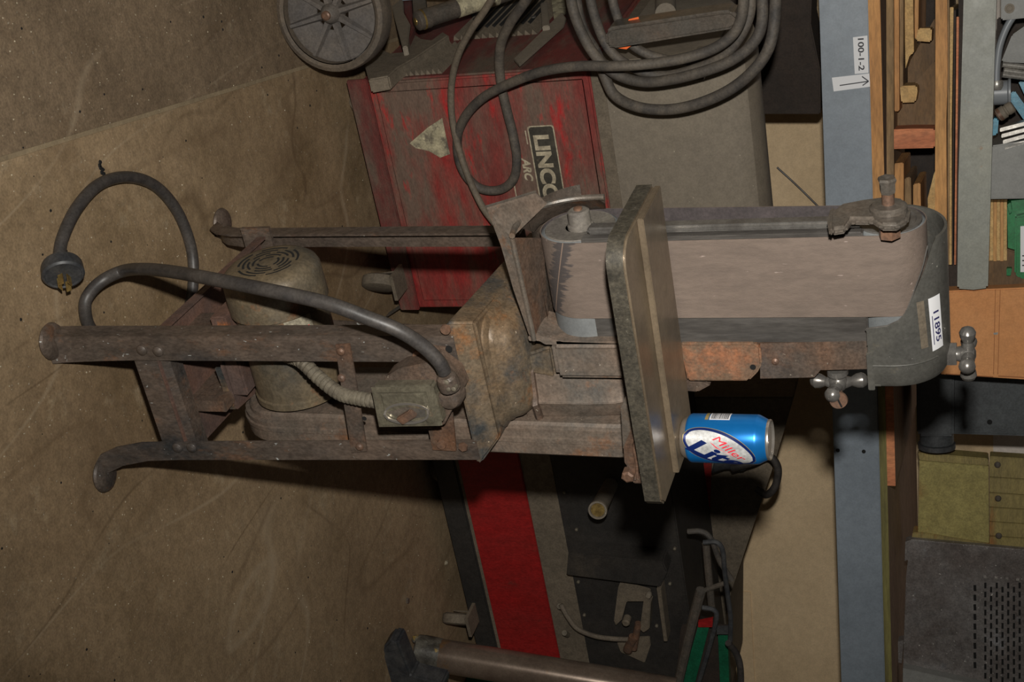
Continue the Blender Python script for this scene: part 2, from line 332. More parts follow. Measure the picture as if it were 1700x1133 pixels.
# ------------------------------------------------------------------ belt sander
LX0, LX1 = .893, 1.098
sander = thing('belt_sander', 'rusty upright belt sander on four angle-iron legs, cable looping from its switch', 'machine', (1.0, 1.75, 0))
def leg(top, bot, w, sx, sy, foot, front=True):
    """L-section leg: flanges go sx along X and sy along Y from the corner; foot curls outward."""
    t, b = Vector(top), Vector(bot); th = .004
    def ring(c, k=1, tx=0, ty=0):
        q = [(0, 0), (w*sx*k, 0), (w*sx*k, th*sy), (th*sx, th*sy), (th*sx, w*.8*sy*k), (0, w*.8*sy*k)]
        return [Vector((c.x+a, c.y+d, c.z+a*tx+d*ty)) for a, d in q]
    pts = [t, t.lerp(b, .5), b]
    rings = [ring(p) for p in pts]
    f = Vector(foot)
    for k in (.25, .5, .75, 1):
        d = f-b; c = b+Vector((d.x*(1-cos(k*pi/2)), d.y*(1-cos(k*pi/2)), d.z*sin(k*pi/2)))
        rings.append(ring(c, 1+.1*k))
    mb = MB(); mb.loft(rings)
    c = f+Vector((sx*w*.25, sy*w*.2, .001)); d = Vector((f.x-b.x, f.y-b.y, 0))
    d = d.normalized() if d.length > 1e-4 else Vector((0, -1, 0))
    pad = MB(); pad.lathe(c-d*.004, (0, 0, 1), [(0, .027), (.003, .029), (.007, .027), (.010, .020), (.011, .006)], 24)
    o = obj('leg', mb, 'leg', sander, bev=.0008)
    obj('foot_pad', pad, 'leg', o)
    return o
leg((LX0, 1.56, .66), (LX0, 1.56, .13), .042, 1, 1, (LX0-.012, 1.535, .004))
leg((LX1, 1.56, .66), (1.116, 1.56, .15), .034, -1, 1, (1.156, 1.545, .004))
leg((.888, 1.90, .66), (.925, 2.0, .13), .036, 1, -1, (.94, 2.085, .004))
leg((1.115, 1.90, .66), (1.14, 2.0, .13), .036, -1, -1, (1.17, 2.085, .004))
# casting on the stand: shouldered base rising to the arbor housing
cb = MB()
cb.loft([[(.872, 1.56, .653), (1.106, 1.56, .653), (1.122, 1.93, .653), (.915, 1.93, .653)],
         [(.872, 1.561, .660), (1.104, 1.561, .660), (1.120, 1.93, .660), (.915, 1.93, .660)],
         [(.880, 1.575, .689), (1.071, 1.583, .689), (1.090, 1.91, .689), (.922, 1.91, .689)]])
base = obj('stand_head', cb, 'rust_orange', sander, bev=.004, seg=3)
cb = MB()
def dm_(z, x0, x1, yf, r): return rr((x0+x1)/2, (yf+1.89)/2, (x1-x0)/2, (1.89-yf)/2, r, z, 6)
cb.loft([dm_(.684, .892, 1.070, 1.584, .03), dm_(.692, .892, 1.070, 1.584, .03), dm_(.695, .896, 1.066, 1.588, .03), dm_(.6965, .899, 1.064, 1.591, .03),
         dm_(.702, .899, 1.064, 1.591, .034), dm_(.704, .902, 1.062, 1.594, .034), dm_(.716, .906, 1.060, 1.598, .034), dm_(.726, .914, 1.056, 1.606, .036), dm_(.733, .928, 1.056, 1.618, .034), dm_(.738, .945, 1.064, 1.632, .03)])
obj('pedestal', cb, 'rust_orange', sander, ang=50)
# bolts on casting
for x, y in ((872, 503),):
    c = pz(x, y, .722); mb = MB(); mb.lathe(c+Vector((0, 0, -.01)), (0, 0, 1), [(-.01, .0055), (.010, .0055), (.013, .003)], 12); obj('bolt', mb, 'rustbolt', sander)
# arbor housing: fluted column with rounded front and a collar
hb = MB()
def hs(z, x0=.952, x1=1.046, yf=1.574, yb=1.72, k=1.0):
    cxh = (x0+x1)/2; hx = (x1-x0)/2*k
    K_ = 1.036
    return [Vector((p[0]*K_, p[1]+.055, 1.4-(1.4-p[2])*K_)) for p in [(cxh-hx, yb, z), (cxh-hx, yf+.02, z), (cxh-hx+.012, yf+.004, z), (cxh-.002, yf, z), (cxh+.006, yf-.004, z), (cxh+.014, yf, z), (cxh+hx-.016, yf+.005, z), (cxh+hx-.003, yf+.02, z), (cxh+hx, yf+.04, z), (cxh+hx, yb, z)]]
hb.loft([hs(.738, .948, 1.050), hs(.757, .951, 1.047), hs(.83), hs(.87, .952, 1.042), hs(.905, .952, 1.034, 1.58), hs(.945, .952, 1.018, 1.59)])
house = obj('arbor_housing', hb, 'guard', sander, bev=.001)
hb = MB(); hb.loft([hs(.752, .944, 1.053, 1.568, 1.725), hs(.756, .942, 1.056, 1.565, 1.727), hs(.762, .944, 1.053, 1.568, 1.725)]); obj('collar', hb, 'rust', house)
hb = MB(); hb.box(.930, .988, 1.602, 1.74, .780, .93); obj('bearing_block', hb, 'guard', sander, bev=.008, seg=3)
# neck between block and housing
hb = MB(); hb.prism(PY([(866, 592), (884, 622), (924, 630), (915, 575)], 1.63), (0, .08, 0)); obj('neck', hb, 'rust_orange', sander, bev=.004)
# head frame carrying the platen
hb = MB(); hb.prism(PY([(1128, 571), (1252, 571), (1262, 578), (1265, 606), (1257, 620), (1243, 634), (1141, 634)], 1.618), (0, .10, 0)); side = obj('side_casting', hb, 'rust_side', sander, bev=.003)
hb = MB(); hb.prism(PY([(1255, 571), (1446, 567), (1446, 613), (1362, 615), (1352, 627), (1262, 629), (1262, 571)], 1.622), (0, .095, 0)); side2 = obj('side_arm', hb, 'rust', sander, bev=.003)
c = py(1287, 600, 1.622); mb = MB(); mb.lathe(c, (0, -1, 0), [(-.002, .0055), (.002, .005), (.004, .002)], 14); obj('rivet', mb, 'rustbolt', side2)
c = py(1250, 610, 1.6175); mb = MB(); mb.lathe(c, (0, -1, 0), [(-.002, .004), (.0006, .004)], 12); obj('hole', mb, 'hole', side)
hb = MB(); hb.prism(PY([(900, 571), (1130, 571), (1130, 634), (1040, 634), (1030, 571)], 1.64), (0, .06, 0)); 
hb = MB(); hb.prism(PY([(1100, 634), (1138, 634), (1165, 636), (1180, 640), (1158, 652), (1132, 650)], 1.63), (0, .08, 0)); obj('bracket', hb, 'rust', sander, bev=.002)
# platen behind the belt
hb = MB(); hb.box(.782, .941, 1.6235, 1.641, .842, 1.206); plat = obj('platen', hb, 'platen', sander, bev=.002)
hb = MB(); hb.box(.770, .780, 1.630, 1.650, .850, 1.205); obj('edge_bar', hb, 'chrome', plat, bev=.003, label='bright steel edge bar')
hb = MB(); hb.box(.9, .9385, 1.6215, 1.6235, .97, 1.09); 
hb = MB(); hb.box(.84, .93, 1.655, 1.70, .88, 1.18); obj('spine', hb, 'dark_iron', sander, bev=.004)
# drums
def drum(name, cyy, cz, r, x0, x1, mdisc, ring=False):
    mb = MB(); mb.lathe((x0, cyy, cz), (1, 0, 0), [(0, .0005), (0, r-.004), (.003, r), (x1-x0-.003, r), (x1-x0, r-.003)], 56)
    d = obj(name, mb, 'drum', sander)
    mb = MB()
    if ring: mb.lathe((x0-.001, cyy, cz), (-1, 0, 0), [(-.004, r-.003), (.001, r-.004), (.001, r-.010), (-.0006, r-.012), (-.0006, .0005)], 48)
    else: mb.lathe((x0-.001, cyy, cz), (-1, 0, 0), [(-.002, r-.004), (.0005, r-.006), (-.001, .02), (-.001, .0005)], 48)
    obj('end_face', mb, mdisc, d)
    return d
dl = drum('drive_drum', 1.675, .827, .0535, .787, .938, 'disc')
du = drum('idler_drum', 1.665, 1.235, .0435, .787, .938, 'chrome', True)
mb = MB(); mb.lathe((.787, 1.672, .829), (-1, 0, 0), [(0, .018), (.005, .018), (.007, .0155), (.024, .015), (.026, .012)], 28); obj('hub_nut', mb, 'disc', dl)
mb = MB(); mb.lathe((.787, 1.672, .829), (-1, 0, 0), [(.025, .006), (.029, .006), (.030, .004)], 14); obj('shaft_end', mb, 'rustbolt', dl)
# sanding belt loop
def loop(rx):
    P = []
    cl, cu_ = (1.675, .827, .055-rx), (1.665, 1.235, .045-rx)
    for k in range(25):
        a = radians(180+180*k/24); P.append((cl[0]+cl[2]*cos(a), cl[1]+cl[2]*sin(a)))
    for k in range(1, 9):
        t = k/9; P.append(((cl[0]+cl[2])*(1-t)+(cu_[0]+cu_[2])*t, cl[1]*(1-t)+cu_[1]*t))
    for k in range(25):
        a = radians(180*k/24); P.append((cu_[0]+cu_[2]*cos(a), cu_[1]+cu_[2]*sin(a)))
    for k in range(1, 9):
        t = k/9; P.append(((cu_[0]-cu_[2])*(1-t)+(cl[0]-cl[2])*t, cu_[1]*(1-t)+cl[1]*t))
    return P
mb = MB(); o_, i_ = loop(0), loop(.0014); n = len(o_)
rings = [[(x, p[0], p[1]) for p in o_] for x in (.7862, .90)]+[[(x, p[0], p[1]) for p in i_] for x in (.90, .7862)]
V = [[mb.bm.verts.new(p) for p in r] for r in rings]
for k in range(4):
    for i in range(n): mb.face([V[k][i], V[k][(i+1) % n], V[(k+1) % 4][(i+1) % n], V[(k+1) % 4][i]], 1 if k == 2 else 0)
obj('sanding_belt', mb, ['belt', 'belt_back'], sander, label='worn brown abrasive belt with blackened splice')
# tension yoke and bolt on the idler
yk = MB(); pts = PX([(1374, 372), (1376, 352), (1396, 337), (1432, 330), (1470, 325), (1500, 328), (1512, 345), (1508, 362), (1490, 372), (1462, 372), (1446, 362), (1415, 362), (1405, 376), (1380, 380)], .745)
yk.prism(pts, (.011, 0, 0)); yoke = obj('tension_arm', yk, 'dark_iron', sander, bev=.004, seg=3)
ec = px(1475, 348, .745)
mb = MB(); mb.lathe(ec+Vector((.012, 0, 0)), (-1, 0, 0), [(0, .021), (.001, .0225), (.016, .0225), (.019, .019), (.0195, .0125)], 26); obj('eye', mb, 'dark_iron', yoke)
mb = MB(); mb.cyl(ec+Vector((.036, 0, 0)), ec+Vector((-.034, 0, 0)), .0075, 16); bolt = obj('tension_bolt', mb, 'rustbolt', sander)
mb = MB(); mb.lathe(ec+Vector((-.022, 0, 0)), (-1, 0, 0), [(0, .009), (.004, .0098), (.012, .0098), (.017, .0118), (.020, .0105), (.020, .006), (.018, .002)], 6); obj('bolt_head', mb, 'dark_iron', bolt)
mb = MB(); mb.lathe(ec+Vector((.036, 0, 0)), (-1, 0, 0), [(0, .0135), (.014, .0135)], 6); obj('hex_nut', mb, 'rustbolt', bolt)
mb = MB(); mb.prism(PX([(1373, 366), (1378, 345), (1386, 343), (1384, 380), (1376, 383)], .742), (.008, 0, 0)); obj('arm_lug', mb, 'dark_iron', yoke, bev=.002)
# hood over the idler: bent casting with a slanting front cut
HC, HR = (1.665, 1.238), .066
xs = [.795, .80, .815, .83, .85, .87, .885, .895, .902, .906, .91, .93, .96, .985, .993, .996]
def cutz(x):                                             # height where the front skin begins
    tab = [(.795, 1.292), (.80, 1.289), (.83, 1.279), (.85, 1.270), (.87, 1.262), (.885, 1.255), (.895, 1.246), (.902, 1.232), (.906, 1.207), (1.1, 1.205)]
    for (a, za), (b, zb) in zip(tab, tab[1:]):
        if x <= b: return za+(zb-za)*(x-a)/(b-a) if x > a else za
    return 1.205
def hood_skin(R, inset):
    rows = []
    for x in xs:
        z0 = cutz(x); rc = R if x < .98 else R-(.012 if x > .994 else .005 if x > .99 else .001)
        P = []
        for k in range(30):
            t = k/29
            # path: up the front (straight), over the top, down the back
            Ls = max(0, HC[1]-z0); La = pi*rc; Lb = .03; tot = Ls+La+Lb
            a0 = 0 if z0 < HC[1] else math.asin(min(.995, (z0-HC[1])/rc))
            La = (pi-a0)*rc; tot = Ls+La+Lb; s_ = t*tot
            if s_ < Ls: P.append((x, HC[0]-rc, z0+s_))
            elif s_ < Ls+La:
                a = a0+(s_-Ls)/rc; P.append((x, HC[0]-rc*cos(a), HC[1]+rc*sin(a)))
            else: P.append((x, HC[0]+rc, HC[1]-(s_-Ls-La)))
        rows.append(P)
    return rows
mb = MB(); OUT = hood_skin(HR, 0); INN = hood_skin(HR-.0035, 0)
Vo = [[mb.bm.verts.new(p) for p in r] for r in OUT]; Vi = [[mb.bm.verts.new(p) for p in r] for r in INN]
for V, fl_ in ((Vo, 0), (Vi, 1)):
    for a, b in zip(V, V[1:]):
        for i in range(29): mb.face([a[i], a[i+1], b[i+1], b[i]])
for i in range(len(xs)-1):
    for e in (0, 29): mb.face([Vo[i][e], Vo[i+1][e], Vi[i+1][e], Vi[i][e]])
for i in range(29): mb.face([Vo[0][i], Vo[0][i+1], Vi[0][i+1], Vi[0][i]])
mb.face(Vo[-1])
hood = obj('drum_hood', mb, 'hood', sander, ang=40)
mb = MB(); mb.box(.941, .9935, 1.602, 1.726, 1.205, 1.222); obj('hood_base', mb, 'hood', hood, bev=.002)
mb = MB(); mb.box(.94, .9962, 1.5975, 1.60, 1.2045, 1.213); obj('flange', mb, 'hood', hood, bev=.001)
mb = MB(); mb.box(.9705, .9725, 1.5975, 1.60, 1.21, 1.285)
# sticker 11895 and old nameplate on the hood's front
def hoodpt(x, z, off=.0006):
    R = HR+off
    if z <= HC[1]: return Vector((x, HC[0]-R, z))
    a = (z-HC[1])/HR; return Vector((x, HC[0]-R*cos(a), HC[1]+R*sin(a)))
def patch(x0, x1, s0, s1, mt, name, parent, off=.0006, skew=0, **k):
    mb = MB(); R = []
    for i in range(9):
        x = x0+(x1-x0)*i/8
        R.append([mb.bm.verts.new(hoodpt(x, s0+(s1-s0)*j/6+skew*(i/8-.5), off)) for j in range(7)])
    for a, b in zip(R, R[1:]):
        for j in range(6): mb.face([a[j], a[j+1], b[j+1], b[j]])
    return obj(name, mb, mt, parent, **k)
mb = MB(); mb.tube([hoodpt(.9595, z, .0002) for z in (1.207, 1.22, 1.24, 1.26, 1.275, 1.288, 1.297)], .0013, 8, 3); obj('seam_ridge', mb, 'hood', hood)
mb = MB(); mb.tube([hoodpt(x, cutz(x), -.0012) for x in xs[1:-4]], .0009, 6, 2); obj('cut_edge', mb, 'chrome', hood)
patch(.872, .949, 1.287, 1.3065, 'white', 'sticker', hood, .0008, .004, label='white sticker reading 11895')
patch(.872, .940, 1.271, 1.281, 'dust_gray2', 'nameplate', hood, .0006, .004)
def hood_text(s, x0, s0, wid, hgt, mt, name, off=.0013, bold=.01):
    cu = bpy.data.curves.new(name, 'FONT'); cu.body = s; cu.size = 1; cu.offset = bold
    t = bpy.data.objects.new(name, cu); C.objects.link(t); bpy.context.view_layer.update()
    me = bpy.data.meshes.new_from_object(t.evaluated_get(bpy.context.evaluated_depsgraph_get())); C.objects.unlink(t); bpy.data.objects.remove(t)
    X = [p.co.x for p in me.vertices]; Y = [p.co.y for p in me.vertices]; bm = bmesh.new(); bm.from_mesh(me)
    for p in bm.verts:
        u = (p.co.x-min(X))/(max(X)-min(X)); v = (p.co.y-min(Y))/(max(Y)-min(Y))
        p.co = hoodpt(x0+u*wid, s0+v*hgt+.004*(u-.5), off)
    mb = MB(); mb.bm.free(); mb.bm = bm; return obj(name, mb, mt, hood)
hood_text('11895', .893, 1.2935, .045, .0095, 'ink_blue', 'sticker_number', bold=.02)
mb = MB(); mb.prism([hoodpt(.898, 1.2905, .0013), hoodpt(.940, 1.2925, .0013), hoodpt(.940, 1.2913, .0013), hoodpt(.898, 1.2893, .0013)], (0, -.0002, 0)); obj('underline', mb, 'ink_blue', hood)
# cross handles
def cross_handle(c, ax, arms, stem, r=.0105, name='cross_handle', hexr=.015):
    c = Vector(c); ax = Vector(ax).normalized(); mb = MB()
    mb.lathe(c-ax*.010, ax, [(0, .010), (.004, .0125), (.012, .0125), (.018, .009), (.020, .004)], 20)
    for a in arms:
        a = Vector(a); L = a.length; a = a.normalized()
        mb.lathe(c, a, [(0, .0095), (.010, .0085), (L*.6, .0062), (L-.009, .0075), (L-.004, .0098), (L+.002, .0106), (L+.007, .008), (L+.010, .003), (L+.0103, .0005)], 16)
    o = obj(name, mb, 'chrome', sander, label='bright cast cross handle')
    mb = MB(); mb.lathe(c-ax*stem, ax, [(0, .0135), (stem*.35, .0135), (stem*.4, .0105), (stem*.6, .0095), (stem-.006, .0115)], 16); 
    obj('stem', mb, 'chrome', o)
    return o
hc = py(1607, 588, 1.66)
h1 = cross_handle(hc, (0, 0, 1), [(.030, 0, 0), (-.030, 0, 0), (0, .030, 0), (0, -.030, 0)], .034)
mb = MB(); mb.lathe(hc-Vector((0, 0, .026)), (0, 0, 1), [(0, .0165), (.012, .0165)], 6, .3); obj('lock_nut', mb, 'chrome', h1)
mb = MB(); mb.lathe(hc-Vector((-.006, 0, .042)), (.35, 0, 1), [(0, .020), (.003, .020), (.004, .018), (.006, .018)], 24); obj('washer', mb, 'chrome', h1)
hc = py(1391, 630, 1.64)+Vector((.006, 0, 0))
h2 = cross_handle(hc, (1, 0, 0), [(0, .008, .028), (0, .006, -.028), (0, -.029, -.004), (0, .029, 0)], .022)
kc = py(1390, 652, 1.63); kd = Vector((-.1, -.95, .18)).normalized()
mb = MB(); mb.cyl(kc-kd*.012, kc+kd*.004, .007, 14); kn = obj('clamp_screw', mb, 'rustbolt', sander)
mb = MB(); kh = py(1392, 664, 1.61); mb.lathe(kh, kd, [(-.004, .011), (.002, .0122), (.004, .0112)], 24); obj('screw_head', mb, 'rustbolt', kn)
mb = MB(); u = Vector((.1, 0, 1)).cross(kd).normalized(); v = kd.cross(u); dd = (u+v*.5).normalized(); ee = kd.cross(dd)
mb.obb(kh+kd*.0041-dd*.010-ee*.0012, dd*.020, ee*.0024, kd*.0003); obj('slot', mb, 'hole', kn)
# table
ZT = .963
mb = MB(); x0, x1, y0, y1 = .703, 1.086, 1.438, 1.612
P = []
for k in range(9): a = radians(180+90*k/8); P.append((x0+.034+.034*cos(a), y0+.034+.034*sin(a), .931))
P += [(x1-.012, y0+.008, .931)]+[(x1, y0+.02, .931), (x1, y1-.03, .931), (x1-.02, y1, .931), (x0, y1, .931)]
mb.prism(P, (0, 0, ZT-.008-.931)); table = obj('work_table', mb, 'table', sander, bev=.0025, label='thick worn steel work table with raised rear ledge')
# roughcast edge wrap
mb = MB()
E = [Vector(p) for p in P]; cen = Vector((.9, 1.53, .931))
rng = [E[-1]]+E[:12]
def outp(i):
    a = rng[max(i-1, 0)]; b = rng[min(i+1, len(rng)-1)]; d = (b-a).normalized(); return Vector((d.y, -d.x, 0))
R0 = [rng[i]+outp(i)*.0007 for i in range(len(rng))]
Va = [mb.bm.verts.new(p+Vector((0, 0, .0008))) for p in R0]; Vb = [mb.bm.verts.new(p+Vector((0, 0, .0215))) for p in R0]
for i in range(len(rng)-1): mb.face([Va[i], Va[i+1], Vb[i+1], Vb[i]])
obj('table_rim', mb, 'table_edge', table, ang=40)
mb = MB(); mb.prism([(x0+.001, 1.513, ZT-.008), (x1-.010, 1.513, ZT-.008), (x1-.010, 1.585, ZT-.008), (x1-.022, y1, ZT-.008), (x0+.001, y1, ZT-.008)], (0, 0, .008)); obj('raised_ledge', mb, 'table', table, bev=.001)
mb = MB(); mb.box(1.052, 1.074, 1.48, 1.60, .905, .931); br = obj('table_bracket', mb, 'rust', sander, bev=.004)
mb = MB(); mb.prism(PY([(1030, 680), (1046, 640), (1060, 700), (1058, 760), (1034, 748)], 1.53), (0, .05, 0)); obj('trunnion', mb, 'dark_iron', sander, bev=.002)
mb = MB(); mb.prism(PY([(1034, 742), (1052, 742), (1058, 770), (1060, 802), (1046, 800), (1040, 776), (1036, 770)], 1.475), (0, .06, 0)); obj('bracket_lug', mb, 'rust', br, bev=.003)
mb = MB(); c = py(1043, 790, 1.47); mb.lathe(c+Vector((0, .01, 0)), (0, -1, 0), [(0, .009), (.014, .009), (.016, .006)], 6); obj('bolt', mb, 'rustbolt', br)
# dust trough and chute under the drive drum
mb = MB(); rows = []
for x in (.762, .785, .86, .935, .945):
    ring = []
    for k in range(15):
        a = radians(246+94*k/14); R = .079 if x < .765 else .076
        ring.append((x, 1.683+R*cos(a)*1.02, .835+R*sin(a)))
    rows.append(ring)
Vo = [[mb.bm.verts.new(p) for p in r] for r in rows]
for a, b in zip(Vo, Vo[1:]):
    for i in range(14): mb.face([a[i], a[i+1], b[i+1], b[i]])
bmesh.ops.solidify(mb.bm, geom=mb.bm.faces[:], thickness=.003)
tr = obj('dust_trough', mb, 'guard', sander)
mb = MB(); mb.tube(PX([(850, 392), (856, 376), (872, 358), (900, 342), (940, 332), (975, 328), (1003, 327)], .757), .0042, 8, 5); obj('rim', mb, 'dark_iron', tr)
mb = MB(); oc_ = [(850, 394), (858, 376), (872, 360), (900, 344), (940, 334), (975, 330), (1004, 328)]; ic_ = [(884, 398), (886, 386), (896, 374), (914, 363), (945, 354), (975, 350), (1006, 349)]
Ra = [mb.bm.verts.new(px(x, y, .757)) for x, y in oc_]; Rb = [mb.bm.verts.new(px(x, y, .790)) for x, y in ic_]
for k in range(1, 6): mb.face([Ra[k], Ra[k+1], Rb[k+1], Rb[k]])
bmesh.ops.solidify(mb.bm, geom=mb.bm.faces[:], thickness=.002)
obj('rear_lip', mb, 'guard', tr, ang=60)
# front pan
A0, A1 = py(848, 396, 1.598), py(886, 563, 1.598); B0, B1 = py(902, 396, 1.668), py(914, 568, 1.668)
mb = MB(); mb.prism([A0, A1, B1, B0], (0, .003, -.003)); obj('front_pan', mb, 'rust', tr, bev=.0008)
mb = MB(); mb.tube([py(849, 392, 1.596), py(868, 478, 1.596), py(887, 565, 1.596)], .0035, 8, 2); obj('front_lip', mb, 'dark_iron', tr)
mb = MB(); mb.prism(PY([(876, 560), (884, 555), (900, 560), (935, 567), (1030, 570), (1030, 575), (905, 573), (895, 567), (878, 567)], 1.61), (0, .07, 0)); obj('shelf_lip', mb, 'guard', sander, bev=.001)
o1 = [py(807, 343, 1.60), py(888, 319, 1.68), py(908, 338, 1.68), py(890, 350, 1.67), py(872, 362, 1.655), py(860, 376, 1.64), py(850, 394, 1.60), py(828, 376, 1.60)]
mb = MB(); mb.prism(o1, (.001, .003, 0)); ch = obj('dust_chute', mb, 'guard', sander)
mb = MB(); mb.prism([py(807, 343, 1.60), py(828, 374, 1.60), py(851, 400, 1.598), py(886, 562, 1.596), py(878, 556, 1.602), py(852, 480, 1.604), py(832, 410, 1.604)], (0, .004, 0)); obj('chute_flank', mb, 'guard', ch)
mb = MB(); mb.tube([py(807, 343, 1.60), py(848, 331, 1.64), py(889, 318, 1.68)], .0018, 6, 1); obj('chute_rim', mb, 'dark_iron', ch)
# belt guard on the far side
def stadium(x, r, z0=.300, z1=.852, n=14, y0=1.702, y1=1.688):
    P = [(x, y0+r*cos(radians(180+180*k/n)), z0+r*sin(radians(180+180*k/n))) for k in range(n+1)]
    P += [(x, y1+r*cos(radians(180*k/n)), z1+r*sin(radians(180*k/n))) for k in range(n+1)]
    return P
mb = MB(); mb.loft([stadium(1.070, .070), stadium(1.074, .074), stadium(1.080, .075), stadium(1.081, .082), stadium(1.089, .082), stadium(1.090, .085), stadium(1.097, .085), stadium(1.098, .083), stadium(1.117, .083), stadium(1.121, .079)])
obj('pulley_guard', mb, 'guard', sander)
# motor
MC = Vector((0, 1.69, .325))
ax = Vector((1, 0, 0))
mb = MB(); mb.lathe(MC+ax*.89, ax, [(0, .071), (.16, .071), (.163, .068), (.17, .068)], 48); motor = obj('motor', mb, 'motor', sander)
mb = MB(); mb.lathe(MC+ax*.838, ax, [(0, .0005), (0, .052), (.003, .063), (.010, .072), (.018, .0755), (.068, .0765), (.069, .072)], 48); cap = obj('end_bell', mb, 'motor', motor)
mb = MB()
for r_ in (.016, .0235, .031, .0385, .046):
    ns = 3 if r_ < .02 else 4 if r_ < .03 else 5
    for k in range(ns):
        a0 = 2*pi*k/ns+r_*40; sp = 2*pi/ns*.74
        A_ = []
        for i in range(9):
            a = a0+sp*i/8; A_.append((a,))
        for (aa,), (ab,) in zip(A_, A_[1:]):
            q = [Vector((.8377, MC.y+rad*cos(t), MC.z+rad*sin(t))) for rad, t in ((r_-.0018, aa), (r_+.0018, aa), (r_+.0018, ab), (r_-.0018, ab))]
            mb.face([mb.bm.verts.new(p) for p in q])
obj('vent_slots', mb, 'hole', cap, label='concentric curved vent slots')
mb = MB(); mb.lathe(MC+ax*1.046, ax, [(0, .071), (.002, .074), (.012, .074), (.018, .060)], 40); obj('rear_bell', mb, 'motor', motor)
c = py(492, 536, 1.62)
mb = MB(); rows = []
for i in range(7):
    x = .909+.035*i/6
    rows.append([mb.bm.verts.new((x, MC.y-.0718*cos(radians(a)), MC.z+.0718*sin(radians(a)))) for a in range(30, 66, 5)])
for a, b in zip(rows, rows[1:]):
    for j in range(len(a)-1): mb.face([a[j], a[j+1], b[j+1], b[j]])
obj('data_label', mb, 'tag_label', motor)
mb = MB(); rows = []
for i in range(3):
    x = .926+.010*i/2
    rows.append([mb.bm.verts.new((x, MC.y-.0722*cos(radians(a)), MC.z+.0722*sin(radians(a)))) for a in range(45, 62, 5)])
for a, b in zip(rows, rows[1:]):
    for j in range(len(a)-1): mb.face([a[j], a[j+1], b[j+1], b[j]])
obj('red_mark', mb, 'can_red', motor)
mb = MB(); mb.box(.90, 1.04, 1.63, 1.75, .235, .262); obj('motor_foot', mb, 'rust_pan', motor, bev=.003)
# shelf pan, mount bracket, cross members
mb = MB(); mb.prism([(.893, 1.562, .17), (1.11, 1.562, .17), (1.125, 1.92, .17), (.905, 1.92, .17)], (0, 0, .004)); pan = obj('shelf_pan', mb, 'rust_pan', sander, bev=.001)
mb = MB(); mb.prism([(.893, 1.562, .174), (.897, 1.562, .174), (.909, 1.92, .174), (.905, 1.92, .174)], (0, 0, .012)); obj('pan_lip', mb, 'rust_pan', pan)
mb = MB(); q = PZ([(366, 612), (391, 680), (432, 643), (432, 560), (360, 560)], .232); mb.prism(q, (0, 0, .005)); mp_ = obj('mount_plate', mb, 'rust_pan', sander, bev=.001)
mb = MB(); mb.prism([q[0], q[1], q[1]+Vector((0, 0, -.010)), q[0]+Vector((0, 0, -.010))], (0, .004, 0)); obj('plate_edge', mb, 'rust_orange', mp_)
for z in (.18, .20):
    pass
for x_ in (.93, 1.03): mb = MB(); mb.box(x_, x_+.02, 1.60, 1.70, .174, .236); obj('mount_riser', mb, 'rust', mp_)
for x, y in ((398, 635), (405, 647)):
    c = pz(x, y, .237); mb = MB(); mb.lathe(c, (0, 0, 1), [(0, .006), (.004, .006), (.006, .003)], 10); obj('bolt', mb, 'rustbolt', mp_)
mb = MB()
xa, xb = .899, 1.105
sec = [(1.566, .128), (1.566, .172), (1.572, .186), (1.60, .186), (1.60, .182), (1.577, .182), (1.570, .170), (1.570, .128)]
mb.loft([[(xa, y, z) for y, z in sec], [(xb, y, z) for y, z in sec]]); obj('cross_member', mb, 'leg', sander)
mb = MB(); mb.box(.905, 1.12, 1.955, 1.962, .12, .175); obj('cross_member', mb, 'leg', sander)
mb = MB(); mb.prism(PY([(556, 573), (580, 572), (592, 640), (609, 750), (583, 753), (568, 655)], 1.5555), (0, .004, 0)); st = obj('conduit_strap', mb, 'rust', sander, bev=.0006)
for x, y in ((566, 584), (567, 628), (597, 742)):
    c = py(x, y, 1.5552); mb = MB(); mb.lathe(c, (0, -1, 0), [(-.001, .0065), (.002, .006), (.004, .003)], 14); obj('screw', mb, 'rustbolt', st)
c = py(605, 695, 1.5550); mb = MB(); mb.lathe(c, (0, -1, 0), [(0, .0035), (.0007, .0035)], 10); obj('hole', mb, 'hole', st)
# leg rivets
for x, y, Y in ((235, 582, 1.558), (262, 584, 1.558), (294, 744, 1.558), (318, 744, 1.558)):
    c = py(x, y, Y); mb = MB(); mb.lathe(c, (0, -1, 0), [(-.003, .009), (.001, .0085), (.004, .005), (.005, .001)], 16); obj('rivet', mb, 'leg', sander)
# switch plate, box, handle
mb = MB(); mb.prism(PY([(680, 570), (742, 578), (757, 750), (718, 748), (706, 690), (688, 598)], 1.5545), (0, .004, 0)); obj('switch_strap', mb, 'rust', sander, bev=.0006)
mb = MB(); mb.prism(PY([(640, 627), (662, 613), (722, 600), (755, 625), (766, 650), (738, 705), (716, 712), (640, 712), (624, 650)], 1.520), (0, .034, 0)); obj('mount_plate', mb, 'rust', sander, bev=.001)
for x, y, mtn in ((694, 590, 'rustbolt'), (745, 580, 'hole'), (733, 738, 'rustbolt'), (769, 742, 'rustbolt'), (740, 547, 'rustbolt')):
    c = py(x, y, 1.5535); mb = MB(); mb.lathe(c, (0, -1, 0), [(-.001, .0075 if mtn != 'hole' else .005), (.003 if mtn != 'hole' else .0004, .007 if mtn != 'hole' else .005)], 6 if x == 769 else 14); obj('bolt' if mtn != 'hole' else 'hole', mb, mtn, sander)
BF = 1.498
cs = PY([(616, 643), (717, 642), (735, 706), (629, 708)], BF)
mb = MB(); mb.prism(cs, (0, .022, 0)); sw = obj('switch_box', mb, 'switch', sander, bev=.004, seg=3, label='small green-gray switch box')
